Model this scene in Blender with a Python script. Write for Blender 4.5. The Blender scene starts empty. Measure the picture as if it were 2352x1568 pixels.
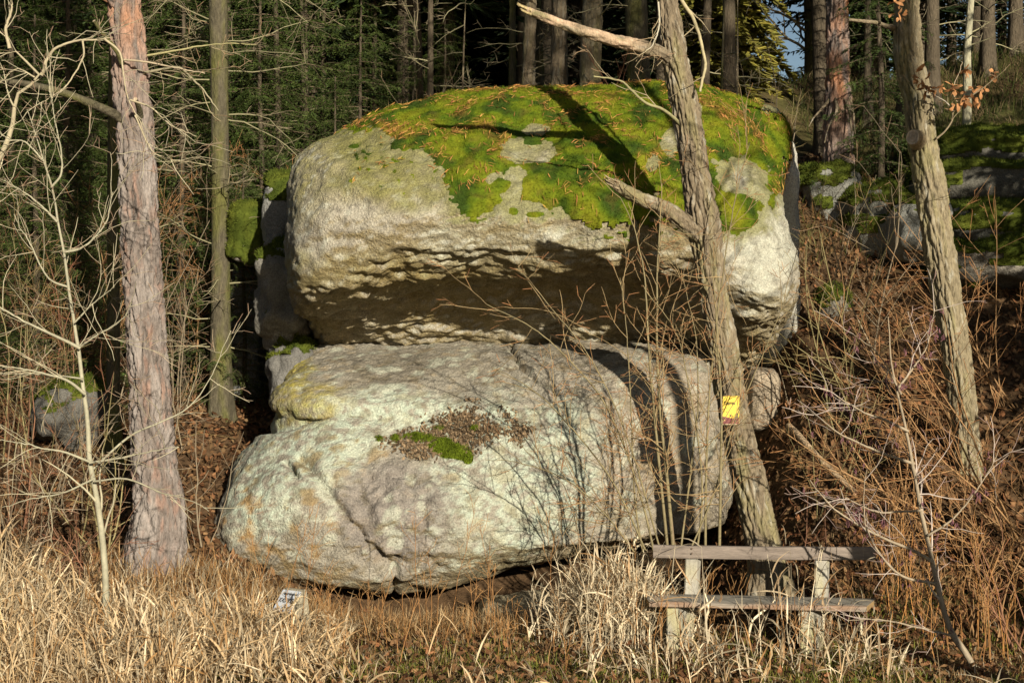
import bpy, math
import numpy as np
from mathutils import Vector, Matrix

# ------------------------------------------------------------------ camera, sky, sun, exposure
sc = bpy.context.scene
CAMZ = 2.75
FQ = 2352 * 50.0 / 36.0            # focal length in pixels of a 2352 px wide view
cam_d = bpy.data.cameras.new('camera'); cam = bpy.data.objects.new('camera', cam_d)
sc.collection.objects.link(cam); sc.camera = cam
cam.location = (0, 0, CAMZ); cam.rotation_euler = (math.pi / 2, 0, 0)
cam_d.lens = 50; cam_d.sensor_width = 36; cam_d.clip_end = 2000; cam_d.clip_start = .1

SUN_EL, SUN_AZ = math.radians(16.5), math.radians(22)
to_sun = Vector((math.sin(SUN_AZ) * math.cos(SUN_EL), -math.cos(SUN_AZ) * math.cos(SUN_EL), math.sin(SUN_EL)))
world = bpy.data.worlds.new('World'); sc.world = world; world.use_nodes = True
wn = world.node_tree.nodes; wn.clear()
sky = wn.new('ShaderNodeTexSky'); sky.sky_type = 'NISHITA'; sky.sun_disc = False
sky.sun_elevation = SUN_EL; sky.sun_rotation = math.radians(158); sky.air_density = 1.0; sky.dust_density = .6
bg = wn.new('ShaderNodeBackground'); bg.inputs[1].default_value = .05
wo = wn.new('ShaderNodeOutputWorld')
world.node_tree.links.new(sky.outputs[0], bg.inputs[0]); world.node_tree.links.new(bg.outputs[0], wo.inputs[0])
sun_d = bpy.data.lights.new('sun', 'SUN'); sun = bpy.data.objects.new('sun', sun_d); sc.collection.objects.link(sun)
sun_d.energy = 5.0; sun_d.angle = math.radians(.55); sun_d.color = (1.0, .905, .755)
sun.rotation_euler = to_sun.to_track_quat('Z', 'Y').to_euler(); sun.location = (6, -10, 12)
sc.view_settings.view_transform = 'Standard'; sc.view_settings.look = 'None'
sc.view_settings.exposure = 0.58; sc.view_settings.gamma = 1
sc.cycles.max_bounces = 5; sc.cycles.diffuse_bounces = 1; sc.cycles.transparent_max_bounces = 4

# ------------------------------------------------------------------ helpers
COL = sc.collection
def P(u, v, Y):
    return np.array([(u - 1176) / FQ * Y, Y, CAMZ - (v - 784) / FQ * Y])
def proj(V):
    return 1176 + V[:, 0] / V[:, 1] * FQ, 784 - (V[:, 2] - CAMZ) / V[:, 1] * FQ
def sstep(a, b, x):
    t = np.clip((x - a) / (b - a), 0, 1); return t * t * (3 - 2 * t)
def mix(a, b, t):
    return a + (b - a) * t
def _hash(i, j, k, seed):
    h = (i * 374761393 + j * 668265263 + k * 2147483647 + seed * 974634777) & 0xFFFFFFFF
    h = ((h ^ (h >> 13)) * 1274126177) & 0xFFFFFFFF
    h = ((h ^ (h >> 16)) * 2246822519) & 0xFFFFFFFF
    return h ^ (h >> 15)
def gnoise(p, seed=0):
    p = np.asarray(p, dtype=np.float64); i0 = np.floor(p).astype(np.int64); f = p - i0
    w = f * f * f * (f * (f * 6 - 15) + 10); out = np.zeros(len(p))
    for dx in (0, 1):
        for dy in (0, 1):
            for dz in (0, 1):
                h = _hash(i0[:, 0] + dx, i0[:, 1] + dy, i0[:, 2] + dz, seed)
                g = ((h & 255) / 127.5 - 1) * (f[:, 0] - dx) + (((h >> 8) & 255) / 127.5 - 1) * (f[:, 1] - dy) + (((h >> 16) & 255) / 127.5 - 1) * (f[:, 2] - dz)
                out += g * (w[:, 0] if dx else 1 - w[:, 0]) * (w[:, 1] if dy else 1 - w[:, 1]) * (w[:, 2] if dz else 1 - w[:, 2])
    return out * 1.3
def fbm(p, octv=4, seed=0, gain=.5):
    a = 1.0; out = np.zeros(len(p)); q = np.array(p, dtype=np.float64)
    for o in range(octv):
        out += a * gnoise(q, seed + o * 17); q = q * 2.03 + 3.1; a *= gain
    return out
def unit(v):
    v = np.asarray(v, dtype=float); n = np.linalg.norm(v, axis=-1, keepdims=True); return v / np.maximum(n, 1e-9)
def catmull(pts, n):
    """smooth resample of a polyline (any number of columns) to n points"""
    p = np.asarray(pts, dtype=float); m = len(p)
    if m < 3: 
        t = np.linspace(0, 1, n)[:, None]; return p[0] * (1 - t) + p[-1] * t
    d = np.r_[0, np.cumsum(np.linalg.norm(np.diff(p[:, :3], axis=0), axis=1))]
    s = np.linspace(0, d[-1], n); k = np.clip(np.searchsorted(d, s, side='right') - 1, 0, m - 2)
    t = ((s - d[k]) / np.maximum(d[k + 1] - d[k], 1e-9))[:, None]
    tan = np.zeros_like(p)
    tan[1:-1] = (p[2:] - p[:-2]) / np.maximum(d[2:] - d[:-2], 1e-9)[:, None]
    tan[0] = (p[1] - p[0]) / max(d[1], 1e-9); tan[-1] = (p[-1] - p[-2]) / max(d[-1] - d[-2], 1e-9)
    L = (d[k + 1] - d[k])[:, None]
    return (2*t**3 - 3*t**2 + 1) * p[k] + (t**3 - 2*t**2 + t) * L * tan[k] + (-2*t**3 + 3*t**2) * p[k+1] + (t**3 - t**2) * L * tan[k+1]

class MB:
    """collects pieces of one mesh"""
    def __init__(s): s.V = []; s.F = {3: [], 4: []}; s.C = []; s.n = 0
    def add(s, v, f, c=(.5, .5, .5)):
        v = np.asarray(v, dtype=np.float32).reshape(-1, 3); f = np.asarray(f, dtype=np.int64)
        c = np.asarray(c, dtype=np.float32)
        if c.ndim == 1: c = np.tile(c, (len(v), 1))
        s.V.append(v); s.C.append(c); s.F[f.shape[1]].append(f + s.n); s.n += len(v)
    def mesh(s, name, mat, smooth=True):
        V = np.concatenate(s.V); C = np.concatenate(s.C)
        f3 = np.concatenate(s.F[3]) if s.F[3] else np.zeros((0, 3), int)
        f4 = np.concatenate(s.F[4]) if s.F[4] else np.zeros((0, 4), int)
        me = bpy.data.meshes.new(name); me.vertices.add(len(V)); me.vertices.foreach_set('co', V.ravel())
        me.loops.add(f3.size + f4.size); me.loops.foreach_set('vertex_index', np.r_[f3.ravel(), f4.ravel()].astype(np.int32))
        me.polygons.add(len(f3) + len(f4))
        me.polygons.foreach_set('loop_start', np.r_[np.arange(len(f3)) * 3, f3.size + np.arange(len(f4)) * 4].astype(np.int32))
        me.polygons.foreach_set('use_smooth', np.full(len(f3) + len(f4), smooth))
        a = me.color_attributes.new('Col', 'FLOAT_COLOR', 'POINT')
        a.data.foreach_set('color', np.c_[C, np.ones(len(C))].astype(np.float32).ravel())
        me.materials.append(mat); me.update(calc_edges=True); me.validate(); return me
    def build(s, name, mat, parent=None, smooth=True):
        return link(name, s.mesh(name, mat, smooth), parent)
def link(name, me, parent=None):
    o = bpy.data.objects.new(name, me); COL.objects.link(o)
    if parent is not None:
        o.parent = parent; o.location = -parent.location      # mesh data stay in world coordinates
    return o
def tag(o, label=None, cat=None, group=None, kind=None):
    if label: o['label'] = label
    if cat: o['category'] = cat
    if group: o['group'] = group
    if kind: o['kind'] = kind
    return o
def thing(name, label, cat, base, group=None):
    o = bpy.data.objects.new(name, None); COL.objects.link(o); o.location = tuple(float(c) for c in base)
    o.empty_display_size = .2
    return tag(o, label, cat, group)
def copy_thing(root, loc, rz=0, s=1, label=None):
    r = root.copy(); COL.objects.link(r); r.location = loc; r.rotation_euler = (0, 0, rz)
    r.scale = (s, s, s) if np.isscalar(s) else s
    if label: r['label'] = label
    for ch in list(root.children):
        c = ch.copy(); COL.objects.link(c); c.parent = r
    return r

# ------------------------------------------------------------------ materials (vertex colour + procedural grain and relief)
def mat(name, rough=.9, nscale=20., namt=.25, bump=.3, bscale=40., transl=0., spec=.2, stretch=(1, 1, 1), bdist=.01):
    m = bpy.data.materials.new(name); m.use_nodes = True; nt = m.node_tree; N = nt.nodes; L = nt.links
    b = N['Principled BSDF']; b.inputs['Roughness'].default_value = rough; b.inputs['Specular IOR Level'].default_value = spec
    at = N.new('ShaderNodeAttribute'); at.attribute_name = 'Col'
    tc = N.new('ShaderNodeTexCoord'); mp = N.new('ShaderNodeMapping'); mp.inputs['Scale'].default_value = stretch
    L.new(tc.outputs['Object'], mp.inputs[0])
    nz = N.new('ShaderNodeTexNoise'); nz.inputs['Scale'].default_value = nscale; nz.inputs['Detail'].default_value = 5; nz.inputs['Roughness'].default_value = .65
    L.new(mp.outputs[0], nz.inputs['Vector'])
    mr = N.new('ShaderNodeMapRange'); mr.inputs[1].default_value = .25; mr.inputs[2].default_value = .75
    mr.inputs[3].default_value = 1 - namt; mr.inputs[4].default_value = 1 + namt
    L.new(nz.outputs['Fac'], mr.inputs[0])
    mx = N.new('ShaderNodeVectorMath'); mx.operation = 'SCALE'
    L.new(at.outputs['Color'], mx.inputs[0]); L.new(mr.outputs[0], mx.inputs['Scale'])
    L.new(mx.outputs[0], b.inputs['Base Color'])
    if bump:
        n2 = N.new('ShaderNodeTexNoise'); n2.inputs['Scale'].default_value = bscale; n2.inputs['Detail'].default_value = 4; n2.inputs['Roughness'].default_value = .6
        L.new(mp.outputs[0], n2.inputs['Vector'])
        bp = N.new('ShaderNodeBump'); bp.inputs['Strength'].default_value = bump; bp.inputs['Distance'].default_value = bdist
        L.new(n2.outputs['Fac'], bp.inputs['Height']); L.new(bp.outputs[0], b.inputs['Normal'])
    if transl:
        tr = N.new('ShaderNodeBsdfTranslucent'); L.new(mx.outputs[0], tr.inputs[0])
        ms = N.new('ShaderNodeMixShader'); ms.inputs[0].default_value = transl
        L.new(b.outputs[0], ms.inputs[1]); L.new(tr.outputs[0], ms.inputs[2]); L.new(ms.outputs[0], N['Material Output'].inputs[0])
    return m
def plain(name, col, rough=.5, **k):
    m = mat(name, rough, **k); at = [n for n in m.node_tree.nodes if n.type == 'ATTRIBUTE'][0]
    rgb = m.node_tree.nodes.new('ShaderNodeRGB'); rgb.outputs[0].default_value = (*col, 1)
    for l in list(m.node_tree.links):
        if l.from_node == at: m.node_tree.links.new(rgb.outputs[0], l.to_socket)
    return m
M = dict(
    rock=mat('granite', .86, 60, .55, .9, 34, bdist=.035, spec=.3),
    moss=mat('moss', .95, 30, .35, .8, 90, bdist=.02, spec=.05),
    mossfib=mat('moss_fibre', .9, 20, .3, 0, transl=.25, spec=.1),
    soil=mat('forest_floor', .95, 12, .45, .6, 40, bdist=.03, spec=.1),
    bark=mat('bark', .92, 40, .45, .9, 42, stretch=(1, 1, .3), spec=.15, bdist=.03),
    twig=mat('twig_bark', .75, 30, .25, .2, 60, spec=.25),
    grass=mat('dry_grass', .75, 12, .2, 0, transl=.3, spec=.25),
    leaf=mat('dead_leaf', .8, 40, .3, .2, 60, transl=.2, spec=.2),
    needle=mat('spruce_needle', .7, 15, .3, 0, transl=.15, spec=.25),
    wood=mat('weathered_wood', .8, 9, .35, .35, 14, stretch=(1, 14, 14), spec=.25, bdist=.006),
    concrete=mat('concrete', .9, 35, .25, .5, 60, spec=.2),
)

# ------------------------------------------------------------------ shape builders
def tube(mb, pts, rad, k, col, cap=False, capcol=None):
    pts = np.asarray(pts, dtype=float); n = len(pts); rad = np.broadcast_to(np.asarray(rad, dtype=float), (n,))
    t = unit(np.gradient(pts, axis=0)); m = np.abs(t.mean(0)); ref = np.eye(3)[int(np.argmin(m))]
    a = unit(np.cross(t, ref)); b = np.cross(t, a)
    th = np.linspace(0, 2 * np.pi, k, endpoint=False)
    V = pts[:, None] + rad[:, None, None] * (np.cos(th)[None, :, None] * a[:, None] + np.sin(th)[None, :, None] * b[:, None])
    i = np.arange(n - 1)[:, None] * k; j = np.arange(k)[None]; j2 = (j + 1) % k
    F = np.stack([i + j, i + j2, i + k + j2, i + k + j], -1).reshape(-1, 4)
    c = np.asarray(col, dtype=float)
    if c.ndim == 2: c = np.repeat(c, k, 0)
    mb.add(V, F, c)
    if cap:
        for e, s in ((0, 1), (n - 1, -1)):
            f = np.array([[0, 1 + q, 1 + (q + 1) % k][::s] for q in range(k)])
            mb.add(np.vstack([pts[e], V[e]]), f, capcol if capcol is not None else (c if c.ndim == 1 else c[0]))
def ribbons(mb, base, phi, e0, bend, L, w, prof, col, twist=0., power=1.3, tipcol=None, wig=None):
    """many curved blades at once; prof = relative width at each of the stations"""
    N = len(base); S = len(prof) - 1
    bc = lambda x: np.broadcast_to(np.asarray(x, dtype=float), (N,))
    phi, e0, bend, L, w, twist = map(bc, (phi, e0, bend, L, w, twist))
    p = np.array(base, dtype=float); out = np.zeros((N, S + 1, 2, 3))
    for s in range(S + 1):
        t = s / S; e = e0 - bend * t ** power; ph = phi if wig is None else phi + wig * math.sin(t * 5)
        d = np.stack([np.cos(ph) * np.cos(e), np.sin(ph) * np.cos(e), np.sin(e)], -1)
        side = np.stack([-np.sin(ph), np.cos(ph), np.zeros(N)], -1); nrm = np.cross(d, side)
        sv = side * np.cos(twist)[:, None] + nrm * np.sin(twist)[:, None]
        hw = (w * prof[s] / 2)[:, None] * sv
        out[:, s, 0] = p - hw; out[:, s, 1] = p + hw
        p = p + d * (L / S)[:, None]
    b = (np.arange(N) * (S + 1) * 2)[:, None, None]; s = (np.arange(S) * 2)[None, :, None]
    F = (b + s + np.array([0, 1, 3, 2])[None, None]).reshape(-1, 4)
    c = np.asarray(col, dtype=float)
    if c.ndim == 1: c = np.tile(c, (N, 1))
    if tipcol is None: cc = np.repeat(c, (S + 1) * 2, 0)
    else:
        tt = np.repeat(np.linspace(0, 1, S + 1), 2)[None, :, None]
        cc = (c[:, None] * (1 - tt) + np.asarray(tipcol)[None, None] * tt).reshape(-1, 3)
    mb.add(out.reshape(-1, 3), F, cc)
def grow(mb, rng, p0, d0, L, r0, lvl, cfg):
    """recursive bare twig"""
    n = int(np.clip(L / cfg['seg'], 3, 9)); d = unit(d0); pts = [np.array(p0, dtype=float)]; ds = []
    tr = cfg['trop'][min(lvl, len(cfg['trop']) - 1)]
    for i in range(n):
        d = unit(d + rng.normal(0, cfg['wig'], 3) + np.array([0, 0, tr])); ds.append(d); pts.append(pts[-1] + d * L / n)
    pts = np.array(pts); rad = np.linspace(r0, max(r0 * .35, cfg['rmin']), n + 1); rad[-1] = cfg['rmin'] * .7
    k = 7 if r0 > .02 else (5 if r0 > .009 else 3)
    c = np.array(cfg['col'][min(lvl, len(cfg['col']) - 1)]) * rng.uniform(.75, 1.2)
    tube(mb, pts, rad, k, c)
    if lvl >= cfg['levels']: return
    nk = max(1, int(L * cfg['dens'][lvl] * rng.uniform(.7, 1.3))); side = rng.uniform(0, 6.28)
    for q in range(nk):
        t = rng.uniform(cfg.get('t0', .2), 1.0); x = t * n; i = min(int(x), n - 1); pp = pts[i] + (pts[i + 1] - pts[i]) * (x - i)
        side += 2.4 + rng.normal(0, .4); dd = ds[i]; a = unit(np.cross(dd, [.31, .2, .93])); b = np.cross(dd, a)
        ang = math.radians(rng.uniform(*cfg['ang']))
        nd = dd * math.cos(ang) + (a * math.cos(side) + b * math.sin(side)) * math.sin(ang)
        if nd[2] < -.25: nd[2] *= .3
        grow(mb, rng, pp, nd, max(.1, L * cfg['ratio'] * rng.uniform(.5, 1.15) * (1 - .45 * t)), max(rad[i] * cfg.get('rr', .6), cfg['rmin']), lvl + 1, cfg)
def bark_tube(mb, pts, rad, k, n, kind, seed, flare=0.):
    """trunk or limb with furrowed bark as real relief; kind picks the pattern and the colours"""
    q = catmull(np.c_[pts, rad], n); pts = q[:, :3]; rad = np.maximum(q[:, 3], .004)
    s = np.r_[0, np.cumsum(np.linalg.norm(np.diff(pts, axis=0), axis=1))]
    t = unit(np.gradient(pts, axis=0)); m = np.abs(t.mean(0)); ref = np.eye(3)[int(np.argmin(m))]
    a = unit(np.cross(t, ref)); b = np.cross(t, a); th = np.linspace(0, 2 * np.pi, k, endpoint=False)
    TH, S = np.meshgrid(th, s); RR = np.repeat(rad[:, None], k, 1)
    cx, sx = (np.cos(TH) * RR).ravel(), (np.sin(TH) * RR).ravel(); S1 = S.ravel()
    warp = .05 * gnoise(np.c_[cx * 5, sx * 5, S1 * 2.2], seed + 9)
    if kind in ('oak', 'oak_pale'):
        r1 = 1 - np.abs(gnoise(np.c_[cx * 22 + warp * 9, sx * 22 + warp * 9, S1 * 3.2], seed)) * 3.2
        r2 = 1 - np.abs(gnoise(np.c_[cx * 42, sx * 42, S1 * 12], seed + 1)) * 3
        h = -.028 * np.clip(r1, 0, 1) - .012 * np.clip(r2, 0, 1) + .006 * gnoise(np.c_[cx * 30, sx * 30, S1 * 22], seed + 4)
        base = np.array([.20, .160, .105]) if kind == 'oak' else np.array([.24, .20, .125])
    elif kind == 'pine':
        r1 = 1 - np.abs(gnoise(np.c_[cx * 13 + warp * 14, sx * 13 + warp * 14, S1 * 3.6], seed)) * 3.6
        r2 = 1 - np.abs(gnoise(np.c_[cx * 30, sx * 30, S1 * 16], seed + 1)) * 3.2
        h = -.046 * np.clip(r1, 0, 1) - .018 * np.clip(r2, 0, 1) ** 1.5 + .006 * gnoise(np.c_[cx * 40, sx * 40, S1 * 25], seed + 4)
        base = np.array([.20, .168, .145])
    elif kind == 'spruce':
        h = .007 * fbm(np.c_[cx * 30, sx * 30, S1 * 20], 3, seed); base = np.array([.10, .087, .056])
    elif kind == 'dim':
        h = .006 * fbm(np.c_[cx * 30, sx * 30, S1 * 20], 2, seed); base = np.array([.085, .068, .045])
    else:
        h = .0025 * fbm(np.c_[cx * 50, sx * 50, S1 * 14], 2, seed); base = np.array([.33, .31, .21])
    amp = np.clip(RR.ravel() / .12, .15, 1.); h = h * amp + RR.ravel() * .03 * gnoise(np.c_[cx * 4, sx * 4, S1 * .9], seed + 21)
    fl = 0
    if flare: fl = flare * np.exp(-S1 / .28) * (1 + .55 * np.sin(TH.ravel() * 5 + seed))
    R2 = (RR.ravel() + h + fl).reshape(n, k)
    V = pts[:, None] + R2[..., None] * (np.cos(TH)[..., None] * a[:, None] + np.sin(TH)[..., None] * b[:, None])
    V = V.reshape(-1, 3); N1 = fbm(np.c_[cx * 6, sx * 6, S1 * 1.6], 3, seed + 31)[:, None]; N2 = gnoise(np.c_[cx * 25, sx * 25, S1 * 7], seed + 32)[:, None]
    c = base * (1 + .25 * N1 + .22 * N2)
    if kind == 'pine':
        c = mix(c, np.array([.36, .18, .115]), np.clip(-.1 + .8 * N2 - .3 * N1, 0, .35))
        up = sstep(4.6, 6.6, V[:, 2])[:, None]
        c = mix(c, np.array([.46, .19, .075]), up * np.clip(.35 + 1.2 * N1, 0, .8))
        c = mix(c, np.array([.27, .24, .215]), np.clip(N1 * 1.4 + .25, 0, .7) * (1 - up))
    elif kind in ('oak', 'oak_pale'):
        c = mix(c, np.array([.20, .19, .07]), np.clip(N1 * 1.0, 0, .45))
        c = mix(c, np.array([.34, .33, .27]), np.clip(N2 * 1.6 - .35, 0, .6))
    elif kind == 'spruce':
        c = mix(c, np.array([.10, .10, .026]), np.clip(.35 + N1 * 1.3, 0, .85))
    i = np.arange(n - 1)[:, None] * k; j = np.arange(k)[None]; j2 = (j + 1) % k
    mb.add(V, np.stack([i + j, i + j2, i + k + j2, i + k + j], -1).reshape(-1, 4), np.clip(c, .01, .9))
    return V, c
def px_path(rows, Y, full=True):
    """rows (v, left, right) in photo pixels -> centre line and radii at distance Y"""
    s = 2352 / 4096 if full else 1.
    r = np.array(rows, dtype=float) * s; pts = np.array([P((l + q) / 2, v, Y) for v, l, q in r])
    return pts[::-1], ((r[:, 2] - r[:, 1]) / 2 / FQ * Y)[::-1]

# ------------------------------------------------------------------ terrain
def HEIGHT(x, y):
    x = np.asarray(x, dtype=float); y = np.asarray(y, dtype=float)
    near = 1.15 * (1 - sstep(2.5, 9.5, y))
    ramp = lambda y0, y1, sl: sl * (np.clip(y, y0, y1) - y0) 
    left = ramp(13.1, 17, .36) + ramp(17, 30, .26)
    cen = ramp(15.2, 18.4, .12) + ramp(18.4, 20, 3.55) + ramp(20, 60, .02)
    right = ramp(12.9, 14.5, .62) + ramp(14.5, 20.5, .70) + ramp(20.5, 24.5, .50) - ramp(26, 60, .05)
    wl = 1 - sstep(-3.4, mix(-1.2, .9, sstep(17, 19, y)), x); wr = sstep(2.0, 3.5, x)
    far = sstep(4.5, 9, x - (y - 20) * .28)
    h = left * wl + (1 - wl) * mix(cen, right, wr) + .9 * far * sstep(18, 24, y)
    # room under the lower boulder
    h = h - .36 * np.exp(-((x + .9) / 2.2) ** 2 - ((y - 15.1) / .95) ** 2)
    return near + h
def HN(x, y):
    x = np.atleast_1d(np.asarray(x, dtype=float)); y = np.atleast_1d(np.asarray(y, dtype=float))
    p = np.c_[x, y, np.zeros_like(x)]
    bank = sstep(13, 16, y)
    return HEIGHT(x, y) + (.05 + .10 * bank) * fbm(p * .9, 3, 5) + .02 * gnoise(p * 5, 8)
def HZ(x, y): return float(HN(x, y)[0])

# ------------------------------------------------------------------ ground
def axis(*seg):
    return np.unique(np.concatenate([np.arange(a, b, s) for a, b, s in seg]))
gx = axis((-220, -40, 20), (-40, -12, 2), (-12, -7.2, .4), (-7.2, 8, .11), (8, 14, .4), (14, 40, 2), (40, 221, 20))
gy = axis((-40, 0, 5), (0, 10, .5), (10, 26, .11), (26, 40, .6), (40, 80, 3), (80, 420, 20))
GX, GY = np.meshgrid(gx, gy); xx, yy = GX.ravel(), GY.ravel(); zz = HN(xx, yy)
pn = np.c_[xx, yy, np.zeros_like(xx)]
n1 = fbm(pn * .8, 4, 41)[:, None]; n2 = fbm(pn * 5, 3, 42)[:, None]
gc = np.array([.095, .058, .030]) * (1 + .35 * n1 + .3 * n2)
lawn = (sstep(9, 11, yy) * (1 - sstep(13.4, 14.2, yy)))[:, None]
gc = mix(gc, np.array([.085, .085, .026]) * (1 + .4 * n2), lawn * np.clip(.45 + 1.2 * n1, 0, .9))
mossy = np.maximum(sstep(4.6, 6, xx) * sstep(19.5, 22, yy), .8 * sstep(-1.5, 0, xx) * sstep(18.2, 18.8, yy))[:, None]
gc = mix(gc, np.array([.07, .075, .022]), mossy * np.clip(.5 + n1 * 1.3, 0, .9))
nx, ny = len(gx), len(gy); i = np.arange(ny - 1)[:, None] * nx; j = np.arange(nx - 1)[None]
mb = MB(); mb.add(np.c_[xx, yy, zz], np.stack([i + j, i + j + 1, i + nx + j + 1, i + nx + j], -1).reshape(-1, 4), np.clip(gc, .01, 1))
tag(mb.build('ground', M['soil']), kind='structure')

# ------------------------------------------------------------------ boulders
def slice_stack(rows, K, n, front=.68, oval=1.5):
    """closed boulder from horizontal slices (z, xl, xr, yf, yb, exponent); K points round, n levels; more points in front"""
    rows = np.array(rows, dtype=float)
    s = np.r_[0, np.cumsum(np.hypot(np.diff(rows[:, 0]), np.diff(rows[:, 3])) + .05)]
    q = np.stack([np.interp(np.linspace(0, s[-1], n), s, rows[:, c]) for c in range(rows.shape[1])], 1)
    ker = np.hanning(int(n * .045) | 1); ker /= ker.sum(); h = len(ker) // 2
    qp = np.vstack([np.repeat(q[:1], h, 0), q, np.repeat(q[-1:], h, 0)])
    q = np.stack([np.convolve(qp[:, c], ker, 'valid') for c in range(q.shape[1])], 1)
    nf = int(K * front); th = np.r_[np.linspace(-np.pi / 2 * 1.25, np.pi / 2 * 1.25, nf, endpoint=False), np.linspace(np.pi / 2 * 1.25, 2 * np.pi - np.pi / 2 * 1.25, K - nf, endpoint=False)]
    V = np.zeros((n, K, 3))
    for i in range(n):
        z, xl, xr, yf, yb, e = q[i]; ax = (xr - xl) / 2; ay = (yb - yf) / 2
        dense = np.linspace(-np.pi * 1.0, np.pi * 1.0, 1600, endpoint=False) + 0
        px = np.sign(np.sin(dense)) * np.abs(np.sin(dense)) ** (2 / e); py = -np.sign(np.cos(dense)) * np.abs(np.cos(dense)) ** (2 / e)
        d = np.r_[0, np.cumsum(np.hypot(np.diff(px) * oval, np.diff(py)))]; d = d / d[-1]
        f = ((th + np.pi) / (2 * np.pi)) % 1.0
        V[i, :, 0] = (xl + xr) / 2 + ax * np.interp(f, d, px); V[i, :, 1] = (yf + yb) / 2 + ay * np.interp(f, d, py); V[i, :, 2] = z
    return V
def grid_normals(V):
    du = np.roll(V, -1, 1) - np.roll(V, 1, 1); dv = np.gradient(V, axis=0)
    return unit(np.cross(du, dv))
def grid_faces(n, K, off=0):
    i = np.arange(n - 1)[:, None] * K; j = np.arange(K)[None]; j2 = (j + 1) % K
    return np.stack([i + j, i + j2, i + K + j2, i + K + j], -1).reshape(-1, 4) + off
def polydist(u, v, poly):
    """signed distance in px, positive inside"""
    p = np.array(poly, dtype=float); best = np.full(len(u), 1e9); ins = np.zeros(len(u), bool)
    for a, b in zip(p, np.roll(p, -1, 0)):
        d = b - a; t = np.clip(((u - a[0]) * d[0] + (v - a[1]) * d[1]) / (d @ d), 0, 1)
        best = np.minimum(best, np.hypot(u - a[0] - t * d[0], v - a[1] - t * d[1]))
        c = (a[1] > v) != (b[1] > v)
        with np.errstate(divide='ignore', invalid='ignore'):
            ins ^= c & (u < (b[0] - a[0]) * (v - a[1]) / (b[1] - a[1]) + a[0])
    return np.where(ins, best, -best)
def linedist(u, v, line):
    p = np.array(line, dtype=float); best = np.full(len(u), 1e9)
    for a, b in zip(p[:-1], p[1:]):
        d = b - a; t = np.clip(((u - a[0]) * d[0] + (v - a[1]) * d[1]) / (d @ d), 0, 1)
        best = np.minimum(best, np.hypot(u - a[0] - t * d[0], v - a[1] - t * d[1]))
    return best
def blob(u, v, cu, cv, ru, rv, nz, soft=.35):
    d = np.hypot((u - cu) / ru, (v - cv) / rv) + nz; return 1 - sstep(1 - soft, 1 + soft, d)
def finish_boulder(V, cols, name, parent):
    lum = cols.mean(1, keepdims=True); cols = np.clip(lum + (cols - lum) * 1.25, .02, .85)
    n, K, _ = V.shape; mb = MB(); mb.add(V.reshape(-1, 3), grid_faces(n, K), cols)
    for e, s in ((0, -1), (n - 1, 1)):
        mb.add(np.vstack([V[e].mean(0), V[e]]), np.array([[0, 1 + q, 1 + (q + 1) % K][::s] for q in range(K)]), cols.reshape(n, K, 3)[e].mean(0))
    return mb.build(name, M['rock'], parent)

# upper boulder: a loaf with a deep overhang in front
U = 'upper'
rows = [  # z, xl, xr, yf, yb, exponent
    (2.40, -2.2, 2.9, 17.75, 19.3, 3.6), (2.58, -2.36, 2.8, 17.5, 19.3, 3.6), (2.70, -2.42, 2.84, 17.25, 19.4, 3.9), (2.95, -2.48, 2.90, 16.88, 19.4, 4.0),
    (3.20, -2.51, 2.96, 16.40, 19.4, 4.0), (3.40, -2.54, 3.02, 15.92, 19.3, 3.9), (3.53, -2.55, 3.06, 15.50, 19.2, 3.8),
    (3.64, -2.57, 3.10, 15.15, 19.2, 3.8), (3.80, -2.58, 3.20, 14.88, 19.2, 3.8), (4.05, -2.58, 3.22, 14.76, 19.2, 3.7), (4.35, -2.57, 3.25, 14.86, 19.2, 3.6),
    (4.62, -2.56, 3.28, 15.06, 19.2, 3.4), (4.86, -2.54, 3.31, 15.30, 19.1, 3.3), (5.06, -2.46, 3.32, 15.50, 19, 3.1),
    (5.28, -2.14, 3.31, 15.77, 18.9, 3.0), (5.46, -1.66, 3.27, 16.02, 18.8, 2.9), (5.58, -1.00, 3.17, 16.24, 18.7, 2.8),
    (5.69, -.22, 2.95, 16.50, 18.6, 2.7), (5.76, .5, 2.6, 16.85, 18.3, 2.5), (5.79, 1.0, 2.1, 17.2, 18.0, 2.4)]
nU, KU = 360, 450
V = slice_stack(rows, KU, nU)
x, y, z = V[..., 0], V[..., 1], V[..., 2]
# lip sits lower at both ends, the right end reaches down, the right flank turns away
ends = sstep(.9, 2.3, np.abs(x + .05)); lipw = np.exp(-((z - 3.55) / .42) ** 2)
V[..., 2] -= (.17 * ends + .14 * sstep(-.6, -1.8, x) + .04) * lipw
V[..., 2] -= .52 * sstep(1.7, 2.7, x) * (1 - sstep(2.8, 3.9, z)) * (1 - .3 * sstep(17, 19, y))
V[..., 1] -= .8 * sstep(1.7, 2.6, x) * np.exp(-((z - 3.05) / .5) ** 2) * (1 - sstep(17, 19, y))
V[..., 1] -= .25 * sstep(1.4, 2.4, -x) * np.exp(-((z - 3.2) / .4) ** 2) * (1 - sstep(17, 19, y))
V[..., 1] += .30 * sstep(0, -2.2, x) * sstep(4.5, 5.3, z) * (1 - sstep(17, 18, y))
V[..., 1] += .30 * sstep(2.0, 3.2, x) * sstep(3.4, 4.2, z) * (1 - sstep(16, 18, y))
V[..., 1] -= .22 * np.exp(-((x + .3) / .8) ** 2) * np.exp(-((z - 2.78) / .2) ** 2) * (1 - sstep(17.8, 19, y))
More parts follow.
